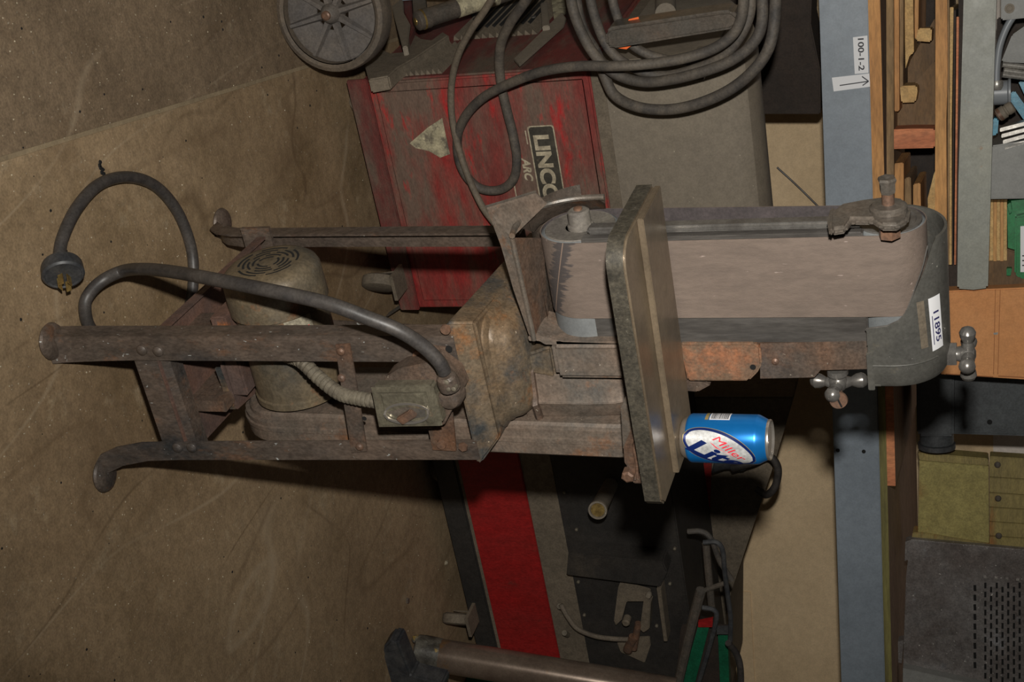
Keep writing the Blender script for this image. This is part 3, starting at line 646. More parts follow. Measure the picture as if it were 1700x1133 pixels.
def bl(u, v, Y=BF):                                      # u along the box left-right in picture x, v in picture y
    a = cs[0].lerp(cs[1], u); b = cs[3].lerp(cs[2], u); p = a.lerp(b, v); return Vector((p.x, Y, p.z))
mb = MB(); ring = lambda s_, Y: [bl(s_, s_, Y), bl(1-s_, s_, Y), bl(1-s_, 1-s_, Y), bl(s_, 1-s_, Y)]
mb.loft([ring(.0, BF-.0005), ring(.03, BF-.005), ring(.09, BF-.0055), ring(.11, BF-.0025), ring(.15, BF-.0025), ring(.17, BF-.0045)]); obj('cover_plate', mb, 'switch', sw, ang=20)
mb = MB(); N_ = 24
for s_, yo, mi in ((1, -.004, 0),):
    outer = []; inner = []
    for k in range(N_):
        a = 2*pi*k/N_; uu = .52+.36*cos(a); vv = .62+.26*sin(a)
        outer.append(bl(uu, vv, BF-.005 if sin(a) < 0 else BF-.009)); inner.append(bl(.52+.33*cos(a), .62+.20*sin(a), BF-.005 if sin(a) < 0 else BF-.009))
    mb.loft([[p+Vector((0, .003, 0)) for p in outer], outer, inner, [p+Vector((0, .003, 0)) for p in inner]], cap=False)
obj('switch_guard', mb, 'can_alu', sw, label='shiny metal guard ring')
mb = MB(); mb.prism([bl(.2, .6, BF-.0046), bl(.52, .46, BF-.0046), bl(.82, .55, BF-.0046), bl(.8, .72, BF-.0046), bl(.5, .80, BF-.0046)], (0, -.0006, 0)); obj('switch_recess', mb, 'dark_iron', sw)
mb = MB(); mb.obb(bl(.36, .70, BF-.014), bl(.60, .50)-bl(.36, .70), bl(.45, .85)-bl(.36, .70), (0, .010, 0)); obj('toggle', mb, 'rustbolt', sw, bev=.0015)
c = bl(.86, .78, BF-.005); mb = MB(); mb.lathe(c, (0, -1, 0), [(0, .0072), (.0012, .007), (.0015, .0055)], 18); obj('screw', mb, 'switch', sw)
# cord clamp
c = py(750, 655, 1.525)
mb = MB(); mb.lathe(c+Vector((0, .01, 0)), (0, -1, 0), [(0, .018), (.018, .018), (.026, .014), (.028, .006)], 20); cl = obj('cord_clamp', mb, 'rust', sander)
mb = MB(); mb.lathe(py(744, 634, 1.505), py(737, 616, 1.50)-py(744, 634, 1.505), [(-.010, .015), (0, .0155), (.01, .0135), (.013, .010)], 16); obj('clamp_neck', mb, 'rust', cl)
for x, y in ((742, 634), (745, 645), (754, 645)):
    c = py(x, y, 1.494); mb = MB(); mb.lathe(c, (0, -1, 0), [(-.006, .004), (.003, .0038), (.004, .002)], 10); obj('clamp_screw', mb, 'conduit', cl)
# flexible conduit with real spiral ribs
pts = [py(478, 592, 1.61), py(500, 600, 1.58), py(530, 628, 1.56), py(563, 653, 1.545), py(592, 661, 1.54), py(628, 667, 1.535)]
mb = MB(); P = [Vector(p) for p in pts]; E = [P[0]*2-P[1]]+P+[P[-1]*2-P[-2]]; Q = []
for i in range(1, len(E)-2):
    for k in range(24):
        t = k/24; a, b, c, d = E[i-1:i+3]; Q.append(.5*((2*b)+(c-a)*t+(2*a-5*b+4*c-d)*t*t+(3*b-a-3*c+d)*t**3))
mb.tube(Q, [.0095+(.0014 if (i % 5) in (0, 1, 2) else -.0006) for i in range(len(Q))], 14, 1); obj('flexible_conduit', mb, 'conduit', sander)
# power cable and plug: one thing hanging from the sander
cord = [py(738, 618, 1.50), py(728, 600, 1.495), py(700, 573, 1.49), py(660, 548, 1.48), py(610, 528, 1.475), py(540, 503, 1.475), py(440, 481, 1.49), py(350, 463, 1.53), py(290, 452, 1.585), py(240, 447, 1.64), py(205, 450, 1.68),
        pz(172, 465, .05), pz(149, 487, .03), pz(141, 510, .022), pz(150, 545, .016), pz(185, 577, .014), pz(240, 582, .014), pz(290, 555, .014), pz(314, 510, .014), pz(321, 460, .014), pz(317, 410, .014), pz(295, 352, .014), pz(258, 309, .014), pz(212, 294, .014), pz(165, 306, .015), pz(128, 345, .017), pz(104, 395, .020), pz(98, 430, .024)]
mb = MB(); mb.tube(cord, .0098, 14, 8); obj('power_cable', mb, 'cable', sander, label='thick black rubber power cable')
pc = pz(98, 437, .030); pe = pz(105, 477, .052)
pd = (pe-pc).normalized()
mb = MB(); mb.lathe(pc-pd*.004, pd, [(0, .012), (.004, .016), (.006, .0285), (.010, .0305), (.027, .0315), (.030, .029), (.0302, .027), (.028, .026)], 32); plug = obj('plug', mb, 'rubber', sander)
plug.location.z += .004
side_ = pd.cross(Vector((0, 0, 1))).normalized(); upv = side_.cross(pd)
for sx, sz in ((-.010, 0), (.010, .0), (0, .008), (0, -.008)):
    o = pc+pd*.029+side_*sx+upv*sz+Vector((0, 0, .004))
    mb = MB()
    if sz == 0: mb.obb(o-upv*.004-side_*.0008, side_*.0016, upv*.008, pd*.019)
    else: mb.obb(o-side_*.005-upv*.0008, side_*.010, upv*.0016, pd*.017)
    obj('prong', mb, 'brass', plug)
# ------------------------------------------------------------------ beer can on the table
cb_ = pz(1134, 727, ZT); CRD = .0331
can = thing('beer_can', 'blue aluminium beer can standing on the rear ledge of the steel sanding table', 'can', (cb_.x, cb_.y, ZT))
CA = Vector((cb_.x, cb_.y, ZT))
mb = MB(); mb.lathe(CA, (0, 0, 1), [(.0085, .0290), (.0105, .0318), (.014, CRD), (.100, CRD), (.1035, .0325), (.113, .0275), (.1145, .0268)], 64, cap=False); obj('can_body', mb, 'can_blue', can, ang=60)
mb = MB(); mb.lathe(CA, (0, 0, 1), [(.004, .001), (.003, .018), (0, .0235), (.0005, .0252), (.004, .027), (.0088, .0292)], 48); obj('can_base', mb, 'can_alu', can, ang=60)
mb = MB(); mb.lathe(CA, (0, 0, 1), [(.1143, .0268), (.1165, .0272), (.1180, .0268), (.1182, .0258), (.1145, .0235), (.1150, .0225), (.1150, .001)], 48); lid = obj('can_lid', mb, 'can_alu', can, ang=60)
mb = MB(); mb.lathe(CA+Vector((.002, -.004, .1152)), (0, 0, 1), [(0, .0065), (.001, .0065), (.0012, .003)], 16); obj('pull_tab', mb, 'can_alu', lid)
toc = Vector((-CA.x, -CA.y, 0)).normalized(); cr_ = Vector((-toc.y, toc.x, 0))
if cr_.dot(CR) < 0: cr_ = -cr_
def canp(u, v, off=.0003):
    v = min(v, .1015)                               # u metres round the can from the side facing us, v height
    a = u/CRD; R = CRD+off; return CA+(toc*cos(a)+cr_*sin(a))*R+Vector((0, 0, v))
TL = radians(62)                                         # the artwork climbs to the right
def art(s, t): return (.0135+s*cos(TL)-t*sin(TL), .0555+s*sin(TL)+t*cos(TL))
def art2(s, t, A=radians(68)): return (.0150+s*cos(A)-t*sin(A), .0545+s*sin(A)+t*cos(A))
def ell(a, b, mt, name, off):
    mb = MB(); rows = []
    for i in range(41):
        s = -a+2*a*i/40; h = b*math.sqrt(max(0, 1-(s/a)**2))
        rows.append([mb.bm.verts.new(canp(*art2(s, -h+2*h*j/12), off)) for j in range(13)])
    for p, q in zip(rows, rows[1:]):
        for j in range(12): mb.face([p[j], p[j+1], q[j+1], q[j]])
    bmesh.ops.remove_doubles(mb.bm, verts=mb.bm.verts, dist=1e-6)
    # clip above shoulder
    return obj(name, mb, mt, can)
ell(.0510, .0245, 'can_gold', 'gold_outline', .0002); ell(.0502, .0238, 'can_navy', 'navy_oval', .0004); ell(.0465, .0200, 'can_silver', 'silver_oval', .0006)
def can_text(s, s0, t0, wid, hgt, mt, name, off, bold=0, shear=.3, rot=None):
    cu = bpy.data.curves.new(name, 'FONT'); cu.body = s; cu.size = 1; cu.offset = bold; cu.shear = shear
    t = bpy.data.objects.new(name, cu); C.objects.link(t); bpy.context.view_layer.update()
    me = bpy.data.meshes.new_from_object(t.evaluated_get(bpy.context.evaluated_depsgraph_get())); C.objects.unlink(t); bpy.data.objects.remove(t)
    X = [p.co.x for p in me.vertices]; Y = [p.co.y for p in me.vertices]; bm = bmesh.new(); bm.from_mesh(me)
    bmesh.ops.triangulate(bm, faces=bm.faces)
    if rot is None:
        for _ in range(2): bmesh.ops.subdivide_edges(bm, edges=[e for e in bm.edges if e.calc_length() > .2], cuts=1); bmesh.ops.triangulate(bm, faces=bm.faces)
    for p in bm.verts:
        u = (p.co.x-min(X))/(max(X)-min(X)); v = (p.co.y-min(Y))/(max(Y)-min(Y)); p.co = canp(*(art(s0+u*wid, t0+v*hgt) if rot is None else (rot[1]+u*wid*cos(rot[0])-v*hgt*sin(rot[0]), rot[2]+u*wid*sin(rot[0])+v*hgt*cos(rot[0]))), off)
    mb = MB(); mb.bm.free(); mb.bm = bm; return obj(name, mb, mt, can)
can_text('Lite', -.040, -.0225, .078, .0215, 'can_navy', 'brand_lettering', .0011, .035, .4)
can_text('Miller', 0, 0, .050, .0095, 'can_red', 'script_lettering', .0014, 0, .35, (radians(50), .0015, .0465))
mb = MB(); mb.prism([canp(.005, .0435, .0013), canp(.024, .0725, .0013), canp(.0125, .0515, .0013)], (0, 0, .0001)); obj('swash', mb, 'can_red', can)
def canpatch(u0, u1, v0, v1, mt, name, off, parent=None):
    mb = MB(); rows = [[mb.bm.verts.new(canp(u0+(u1-u0)*i/5, v, off)) for v in (v0, v1)] for i in range(6)]
    for a, b in zip(rows, rows[1:]): mb.face([a[0], a[1], b[1], b[0]])
    return obj(name, mb, mt, parent or can)
bc = canpatch(-.050, -.027, .040, .067, 'white', 'barcode_panel', .0004)
mb = MB(); v = .042
while v < .0655:
    wv = random.choice((.0004, .0007, .0010)); a = [canp(-.048+.0195*i/5, v, .0008) for i in range(6)]; b = [canp(-.048+.0195*i/5, v+wv, .0008) for i in range(6)]
    for i in range(5): mb.face([mb.bm.verts.new(q) for q in (a[i], a[i+1], b[i+1], b[i])])
    v += wv+random.choice((.0004, .0008))
obj('barcode', mb, 'ink', can)
canpatch(-.050, -.027, .034, .0385, 'can_gold', 'side_print', .0004)
# ------------------------------------------------------------------ red arc welder at left
WF = 2.62; WX0, WX1 = .886, 1.425
weld = thing('arc_welder', 'dusty red arc welder with gray top, black lettered band and hanging cables', 'welder', (1.15, 2.9, 0))
wpa = Vector((0, 0, 0))
mb = MB(); mb.box(WX0, WX1, WF, 3.22, .062, .575); body = obj('red_case', mb, 'red', weld, bev=.004)
mb = MB(); mb.box(WX0-.004, WX0, WF+.01, 3.2, .075, .565); obj('side_panel', mb, 'red_side', body)
mb = MB(); mb.box(WX0-.012, WX1+.002, WF-.008, WF, .045, .092); obj('kick_rail', mb, 'red_side', body, bev=.002)
mb = MB(); mb.box(WX0+.02, WX1-.02, WF-.003, WF, .105, .560); obj('front_panel', mb, 'red', body, bev=.002)
mb = MB(); mb.prism(PY([(752, 240), (772, 238), (840, 400), (815, 400)], WF-.0035), (0, .001, 0))
mb = MB(); mb.box(WX0+.005, WX1-.005, WF+.006, 3.2, .575, .605); obj('gray_band', mb, 'dust_gray2', weld)
mb = MB(); sec = [(WF-.006, .605), (WF-.006, .845), (WF, .866), (WF+.014, .884), (WF+.036, .895), (WF+.065, .899), (WF+.12, .893), (WF+.20, .872), (WF+.30, .835), (WF+.42, .775), (3.14, .70), (3.18, .64), (3.18, .605)]
mb.loft([[(WX0-.002, y, z) for y, z in sec], [(WX1, y, z) for y, z in sec]]); gtop = obj('gray_top', mb, 'dust_gray', weld, ang=25)
mb = MB(); mb.box(WX0-.006, WX0-.002, WF+.02, 2.90, .62, .82); obj('end_panel', mb, 'dust_gray', gtop, bev=.001)
mb = MB(); mb.prism(PY([(680, 238), (710, 212), (734, 196), (740, 225), (747, 256), (731, 262), (712, 251), (690, 246)], WF-.0042), (0, .0008, 0)); obj('torn_sticker', mb, 'sticker', body)
# lettered band
zb0, zb1 = .403, .447
zc = [py(x, y, WF-.004) for x, y in ((870, 212), (913, 206), (903, 345), (945, 335))]
X0 = (zc[0].x+zc[1].x)/2; zb0 = (zc[0].z+zc[2].z)/2; zb1 = (zc[1].z+zc[3].z)/2
def rect(x0, x1, z0, z1, y, name, mt, par, r=.006):
    mb = MB(); P = [(p[0], y, p[1]) for p in [(q[0], q[1]) for q in rr((x0+x1)/2, (z0+z1)/2, (x1-x0)/2, (z1-z0)/2, r, 0)]]
    mb.prism(P, (0, .0006, 0)); return obj(name, mb, mt, par)
rect(X0, X0+.36, zb0, zb1, WF-.0038, 'band_border', 'cream', body); band = rect(X0+.0025, X0+.3575, zb0+.003, zb1-.0025, WF-.0044, 'name_band', 'blackmark', body)
text('maker_lettering', 'LINCOLN', 'cream', (X0+.020, WF-.0048, zb0+.010), (1, 0, 0), (0, 0, 1), (zb1-zb0)*.60, body, off=.045, wmax=.212)
a = py(868, 262, WF-.004); b_ = py(882, 306, WF-.004)
text('model_lettering', 'ARC', 'cream', (a.x, WF-.004, (a.z+b_.z)/2-.008), (1, 0, 0), (0, 0, 1), .019, body, off=.04, shear=.25)
mb = MB(); q = py(866, 240, WF-.004); mb.box(q.x-.03, q.x, WF-.0042, WF-.0038, q.z+.012, q.z+.0145); mb.box(X0+.13, X0+.24, WF-.0042, WF-.0038, zb0-.052, zb0-.0495); obj('trim_line', mb, 'cream', body)
# louvres on the end
for row, (ya, yb, za, zb, n) in enumerate(((WF+.02, WF+.20, .115, .255, 11), (WF+.24, WF+.50, .20, .40, 12))):
    proto = None
    for k in range(n):
        z = za+(zb-za)*k/n; mb = MB(); h = (zb-za)/n*.82
        mb.prism([(WX0-.004, ya, z), (WX0-.004, ya, z+h), (WX0-.014, ya+.004, z+h*.15)], (0, yb-ya, 0)); obj('louvre', mb, 'dust_gray2', body)
# end frame bracket and drawbar
mb = MB(); mb.prism(PX([(612, 132), (605, 106), (619, 66), (632, 80), (650, 88), (668, 86), (680, 72), (686, 55), (692, 58), (700, 64), (716, 66), (735, 52), (745, 58), (690, 95), (660, 112), (645, 126)], WX0-.03), (.03, 0, 0)); obj('frame_bracket', mb, 'dust_gray2', weld, bev=.003)
mb = MB(); mb.prism(PX([(642, -20), (655, 30), (668, 78), (676, 76), (681, 40), (670, 20), (668, -20)], WX0-.05), (.03, 0, 0)); obj('drawbar_post', mb, 'dust_gray', weld, bev=.002)
mb = MB(); mb.prism(PX([(668, -20), (671, 20), (681, 42), (677, 70), (688, 45), (684, 20), (682, -20)], WX0-.045), (.02, 0, 0)); obj('red_stay', mb, 'red_side', weld, bev=.002)
mb = MB(); mb.prism(PX([(683, -20), (686, 20), (696, 20), (708, 18), (704, -20)], WX0-.05), (.03, 0, 0)); obj('rear_post', mb, 'dust_gray2', weld, bev=.002)
mb = MB(); a, b = px(690, 36, .80), px(905, -34, .80); d = (b-a).normalized()
mb.lathe(a, d, [(0, .012), (.004, .021), (.03, .0225), (.034, .0205), ((b-a).length, .0205)], 24); hd = obj('tow_handle', mb, 'dark_iron', weld)
mb = MB(); mb.lathe(a-d*.002, d, [(0, .002), (.001, .008), (.004, .009)], 16); mb.lathe(a+d*.014, d, [(0, .0222), (.004, .0224)], 24); obj('brass_bushing', mb, 'brass', hd)
mb = MB(); mb.lathe(a+d*.10, d, [(0, .0212), (.10, .0212)], 24); obj('worn_decal', mb, 'sticker', hd)
# flat stay across the end
mb = MB(); mb.prism(PX([(853, 97), (862, 107), (935, 42), (940, 30), (932, 20)], WX0-.02), (.006, 0, 0)); obj('flat_stay', mb, 'dust_gray', weld, bev=.001)
mb = MB(); mb.prism(PX([(790, 50), (800, 44), (880, 36), (905, 20), (905, -20), (770, -20)], WX0-.012), (.006, 0, 0)); obj('end_opening', mb, 'hole', weld)
mb = MB(); c = px(886, 29, WX0-.014); mb.lathe(c, (-1, 0, 0), [(0, .006), (.003, .006), (.0031, .003)], 14); obj('screw', mb, 'chrome', weld)
mb = MB(); mb.prism(PX([(897, 5), (908, 2), (912, 42), (900, 44)], WX0-.03), (.012, 0, 0)); obj('latch', mb, 'dust_gray', weld, bev=.002)
mb = MB(); mb.prism(PX([(914, -10), (936, -10), (940, 20), (920, 35)], WX0-.018), (.003, 0, 0)); obj('worn_label', mb, 'sticker', weld)
# casters under the case
def caster(c, par, r=.038, w=.03, name='caster', yaw=.5):
    c = Vector(c); d = Vector((cos(yaw), sin(yaw), 0)); o = MB(); o.lathe(c-d*w/2, d, [(0, r*.75), (.004, r*.97), (.010, r), (w-.010, r), (w-.004, r*.97), (w, r*.75)], 24)
    k = obj(name, o, 'dust_gray2', par)
    o = MB(); o.box(c.x-.03, c.x+.03, c.y-.03, c.y+.03, c.z+r+.002, c.z+r+.010); o.prism([c+d*(w/2+.003)+Vector((0, 0, r+.002))+Vector((-d.y, d.x, 0))*.02, c+d*(w/2+.003)+Vector((0, 0, r+.002))-Vector((-d.y, d.x, 0))*.02, c+d*(w/2+.003)-Vector((0, 0, .01))], d*.003)
    obj('fork', o, 'dust_gray2', k)
caster((1.325, 2.555, .040), weld, .040, yaw=2.4)
caster((.95, 2.70, .040), weld, .040)
caster((1.36, 3.14, .040), weld, .040); caster((.95, 3.14, .040), weld, .040)
mb = MB(); mb.obb(pz(640, 526, .02), pz(690, 492, .05)-pz(640, 526, .02), (0, .02, 0), (0, 0, .006)); obj('brake_lever', mb, 'dark_iron', weld)
# cable hook bar on the end
mb = MB(); mb.prism(PY([(1004, 54), (1014, 46), (1196, 19), (1214, 18), (1226, 28), (1228, 42), (1212, 50), (1016, 82), (1006, 78)], 2.50), (0, .055, 0)); hk = obj('cable_hook', mb, 'dark_iron', weld, bev=.006, seg=3)
mb = MB(); mb.box(.87, .90, 2.55, 2.66, .79, .82); obj('hook_root', mb, 'dark_iron', hk)
mb = MB(); mb.prism(PY([(1036, 46), (1044, 32), (1060, 28), (1062, 42)], 2.53), (0, .001, 0)); mb.prism(PY([(1026, 80), (1048, 76), (1040, 82)], 2.53), (0, .001, 0)); obj('orange_tag', mb, 'orange', hk)
mb = MB(); mb.tube([px(1085, 30, WX0-.05), px(1130, 26, WX0-.05), px(1130, -30, WX0-.05)], .02, 12, 1)
mb = MB(); c0, c1 = px(1080, 22, WX0-.03), px(1130, 14, WX0-.03); mb.cyl(px(1105, 22, WX0-.03), px(1105, -40, WX0-.03), .022, 18); obj('gray_pipe', mb, 'dust_gray', weld)
# cables hung on the welder
cable_y = 2.47
def cab(name, pts, r, mt, label, step=8):
    mb = MB(); mb.tube([py(*p) for p in pts], r, 12, step)
    return obj(name, mb, mt, label=label, cat='cable', group=None)
cab('welding_cable', [(1232, -40, 2.44), (1234, 10, 2.44), (1222, 50, 2.44), (1190, 78, 2.44), (1140, 96, 2.44), (1080, 106, 2.44), (1020, 110, 2.44), (960, 110, 2.46), (900, 119, 2.49), (850, 137, 2.52), (805, 160, 2.55), (775, 190, 2.57), (760, 225, 2.585), (762, 265, 2.59), (776, 295, 2.592), (800, 314, 2.595), (830, 315, 2.595), (852, 298, 2.59), (858, 265, 2.588), (852, 225, 2.588), (842, 185, 2.588), (833, 145, 2.585), (829, 105, 2.575), (832, 72, 2.56), (846, 40, 2.53), (870, 5, 2.50), (890, -25, 2.48)], .0098, 'cable_dusty', 'thick black welding cable crossing the red case and turning back in a loop')
cab('thin_cable', [(822, -10, 2.50), (803, 20, 2.52), (782, 50, 2.54), (762, 88, 2.56), (751, 130, 2.575), (749, 175, 2.58), (754, 215, 2.58), (764, 255, 2.575), (780, 300, 2.57), (802, 345, 2.56), (826, 378, 2.56), (850, 420, 2.60), (880, 470, 2.60)], .0072, 'cable_tan', 'thin tan dusty cable hanging in front of the red case')
cab('coiled_cable', [(955, -40, 2.52), (957, 5, 2.52), (968, 50, 2.52), (990, 88, 2.53), (1005, 130, 2.53), (1022, 160, 2.52), (1060, 178, 2.50), (1110, 182, 2.49), (1160, 172, 2.48), (1210, 150, 2.47), (1250, 118, 2.46), (1276, 80, 2.46), (1286, 30, 2.47), (1288, -40, 2.48)], .0105, 'cable_dusty', 'outermost dusty turn of the cable coil hung on the gray top')
cab('coiled_cable', [(945, -40, 2.50), (950, 10, 2.50), (966, 55, 2.50), (988, 92, 2.50), (1020, 122, 2.50), (1065, 136, 2.49), (1115, 132, 2.48), (1170, 118, 2.47), (1215, 100, 2.465), (1250, 72, 2.465), (1265, 35, 2.47), (1264, -40, 2.48)], .0102, 'cable_dusty', 'second turn of the cable coil, hanging just inside the outermost one')
cab('coiled_cable', [(975, -40, 2.53), (985, 20, 2.53), (1010, 80, 2.53), (1050, 112, 2.52), (1100, 126, 2.52), (1160, 112, 2.51), (1205, 88, 2.50), (1232, 55, 2.50), (1246, 15, 2.51), (1244, -40, 2.52)], .0095, 'cable_dusty', 'inner turn of the cable coil behind the black crossing cable')
cab('coiled_cable', [(1010, -40, 2.56), (1022, 20, 2.56), (1050, 75, 2.56), (1110, 100, 2.56), (1170, 96, 2.56), (1215, 70, 2.56), (1236, 30, 2.56), (1240, -40, 2.56)], .009, 'cable_dusty', 'innermost thin turn of the cable coil beside the black hook bar')
# spoked wheel by the welder
wc_ = Vector((.690, 2.47, .116))
wheel = thing('cart_wheel', 'gray eight-spoke cart wheel standing beside the red welder', 'wheel', (wc_.x, wc_.y, 0))
AX = Vector((.12, 1, 0)).normalized()
mb = MB(); mb.lathe(wc_, AX, [(0, .099), (-.004, .105), (0, .113), (.010, .116), (.040, .116), (.048, .112), (.048, .100), (.02, .096), (0, .097)], 48, cap=False); obj('tire', mb, 'tire', wheel)
mb = MB(); mb.lathe(wc_, AX, [(.016, .098), (.014, .090), (.018, .060), (.018, .057), (.022, .057), (.022, .098)], 48, cap=False); rim = obj('rim_disc', mb, 'wheel', wheel)
mb = MB(); mb.lathe(wc_, AX, [(-.012, .010), (-.008, .014), (.004, .020), (.03, .022)], 24); obj('hub', mb, 'wheel', wheel)
mb = MB(); mb.lathe(wc_, AX, [(-.018, .006), (-.016, .009), (-.008, .010)], 16); obj('axle_cap', mb, 'rustbolt', wheel)
uu = AX.cross(Vector((0, 0, 1))).normalized(); vv = uu.cross(AX)
for k in range(8):
    a = 2*pi*k/8+.2; d = uu*cos(a)+vv*sin(a); e = AX.cross(d)
    mb = MB(); mb.loft([[wc_+d*r_+e*s*w_+AX*t for s, t in ((-1, .016), (-.5, .006), (.5, .006), (1, .016))] for r_, w_ in ((.016, .009), (.05, .007), (.095, .006))], closed=True)
    obj('spoke', mb, 'wheel', wheel)
for k in range(8):
    a = 2*pi*(k+.5)/8+.2; d = uu*cos(a)+vv*sin(a); e = AX.cross(d)
    mb = MB(); mb.prism([wc_+AX*.017+d*.034-e*.007, wc_+AX*.017+d*.034+e*.007, wc_+AX*.017+d*.094+e*.033, wc_+AX*.017+d*.094-e*.033], AX*.004); obj('web', mb, 'wheel', wheel)
# ------------------------------------------------------------------ second welder at right
W2 = thing('wire_feed_welder', 'red and black welding machine with open feeder front, right of the sander', 'welder', (2.35, 2.95, 0))
def zline(x, y): return py(x, y, WF).z
zs = [ (zline(731, 837)+zline(780, 1052))/2, (zline(769, 830)+zline(821, 1063))/2, (zline(778, 837)+zline(828, 1066))/2, (zline(871, 806)+zline(927, 1083))/2, (zline(929, 820)+zline(943, 948))/2, (zline(1122, 837)+zline(1143, 1038))/2]
ZB = max(.03, zs[0]); x2a = 1.80; x2b = 2.84
mb = MB(); mb.box(x2a, x2b, WF, 2.94, ZB, zs[1]); obj('skirt', mb, 'black_panel', W2, bev=.003)
mb = MB(); mb.box(x2a, x2b, WF+.006, 2.94, zs[1], zs[2]); obj('seam_strip', mb, 'dust_gray2', W2)
mb = MB(); mb.box(x2a, x2b, WF-.002, 2.94, zs[2], zs[3]); obj('red_drawer', mb, 'red_clean', W2, bev=.002)
mb = MB(); mb.box(x2a, x2b, WF+.004, 2.94, zs[3], zs[4]); obj('dusty_ledge', mb, 'dust_gray2', W2)
mb = MB(); mb.box(x2a, x2b, WF+.002, 2.94, zs[4], zs[5]); obj('black_front', mb, 'black_panel', W2, bev=.003)
hb_ = MB(); hb_.prism(PY([(943, 920), (1100, 934), (1108, 950), (1096, 976), (940, 956)], WF-.05), (0, .05, 0)); obj('feeder_canopy', hb_, 'black_panel', W2, bev=.003)
hb_ = MB(); hb_.prism(PY([(1090, 978), (1097, 978), (1108, 1066), (1102, 1066)], WF-.04), (0, .04, 0)); obj('canopy_post', hb_, 'dust_gray2', W2, bev=.001)
hb_ = MB(); hb_.prism(PY([(1019, 1032), (1026, 976), (1076, 990), (1078, 1000), (1040, 1000), (1032, 1030), (1022, 1040)], WF-.03), (0, .03, 0)); fd = obj('feed_bracket', hb_, 'dust_gray2', W2, bev=.002)
hb_ = MB(); hb_.prism(PY([(1068, 1000), (1080, 1002), (1078, 1045), (1068, 1052), (1062, 1046)], WF-.035), (0, .03, 0)); obj('pressure_arm', hb_, 'dust_gray2', fd, bev=.002)
mb = MB(); mb.lathe(py(1042, 1026, WF-.03), (0, -1, 0), [(0, .010), (.02, .010), (.024, .007)], 16); obj('feed_roll', mb, 'dust_gray2', fd)
mb = MB(); mb.lathe(py(1078, 985, WF-.03), (0, -1, 0), [(0, .006), (.008, .008), (.014, .006)], 14); obj('knob', mb, 'dust_gray', fd)
mb = MB(); mb.cyl(py(1052, 1078, WF-.04), py(1060, 1035, WF-.03), .009, 14); mb.cyl(py(1042, 1080, WF-.04), py(1052, 1058, WF-.04), .012, 14); obj('gun_connector', mb, 'rustbolt', fd)
mb = MB(); mb.prism(PY([(1024, 1068), (1030, 1062), (1078, 1060), (1080, 1072), (1070, 1102), (1030, 1084)], WF-.012), (0, .01, 0)); obj('socket_plate', mb, 'dust_gray2', W2, bev=.002)
mb = MB(); mb.tube([py(931, 1004, WF-.02), py(942, 1024, WF-.03), py(958, 1044, WF-.035), (py(985, 1056, WF-.04)), py(1015, 1061, WF-.04), py(1048, 1062, WF-.04)], .0062, 10, 6); obj('gas_hose', mb, 'cable_tan', W2)
for x, y in ((934, 1004), (942, 1048)):
    c = py(x, y, WF-.0); mb = MB(); mb.cyl(c+Vector((.01, -.004, 0)), c+Vector((-.012, -.022, 0)), .007, 12); obj('stud', mb, 'conduit', W2)
for x, y in ((960, 926), (1027, 925), (960, 967), (970, 1022), (1090, 1040), (1112, 970), (1120, 912), (957, 880), (937, 818)):
    c = py(x, y, WF-.001 if x > 940 else WF); mb = MB(); mb.lathe(c, (0, -1, 0), [(-.004, .0042), (.002, .004), (.0035, .002)], 10); obj('screw', mb, 'conduit', W2)
c0 = py(992, 848, WF-.16); c1 = py(1014, 805, WF)
mb = MB(); d = (c1-c0).normalized(); mb.lathe(c0, d, [(.004, .0165), (0, .0175), (0, .0215), (.006, .022), (.014, .020), ((c1-c0).length, .017)], 28); ob = obj('cable_socket', mb, 'dust_gray', W2)
mb = MB(); mb.lathe(c0+d*.0035, -d, [(0, .016), (.001, .016), (.001, .003), (.002, .0025)], 24); obj('brass_insert', mb, 'brass', ob)
c_ = pz(758, 1028, .036); caster((c_.x, c_.y, .036), W2, .036, yaw=2.4); caster((1.9, WF+.04, .036), W2, .036); caster((1.9, 2.88, .036), W2, .036); caster((2.74, 2.88, .036), W2, .036)
# big slanted lid behind
mb = MB(); mb.prism(PY([(1100, 660), (1318, 660), (1288, 762), (1249, 879), (1214, 983), (1205, 1030), (1205, 1180), (1100, 1180)], 2.98), (0, .30, 0)); 
lidt = thing('sloped_cabinet', 'brown and red cabinet with a sloping top behind the black-fronted welder', 'cabinet', (2.5, 3.1, 0))
q0 = obj('cabinet_side', mb, 'dust_gray2', lidt, bev=.003)
mb = MB(); mb.prism(PY([(1130, 700), (1185, 700), (1180, 800), (1177, 872), (1178, 880), (1184, 1034), (1130, 1034)], 2.973), (0, .006, 0)); obj('red_stripe', mb, 'red_clean', lidt)
mb = MB(); zz = py(1150, 900, 2.98).z; mb.box(1.95, 3.2, 3.0, 3.26, .0, zz); obj('plinth', mb, 'darkwood', lidt)
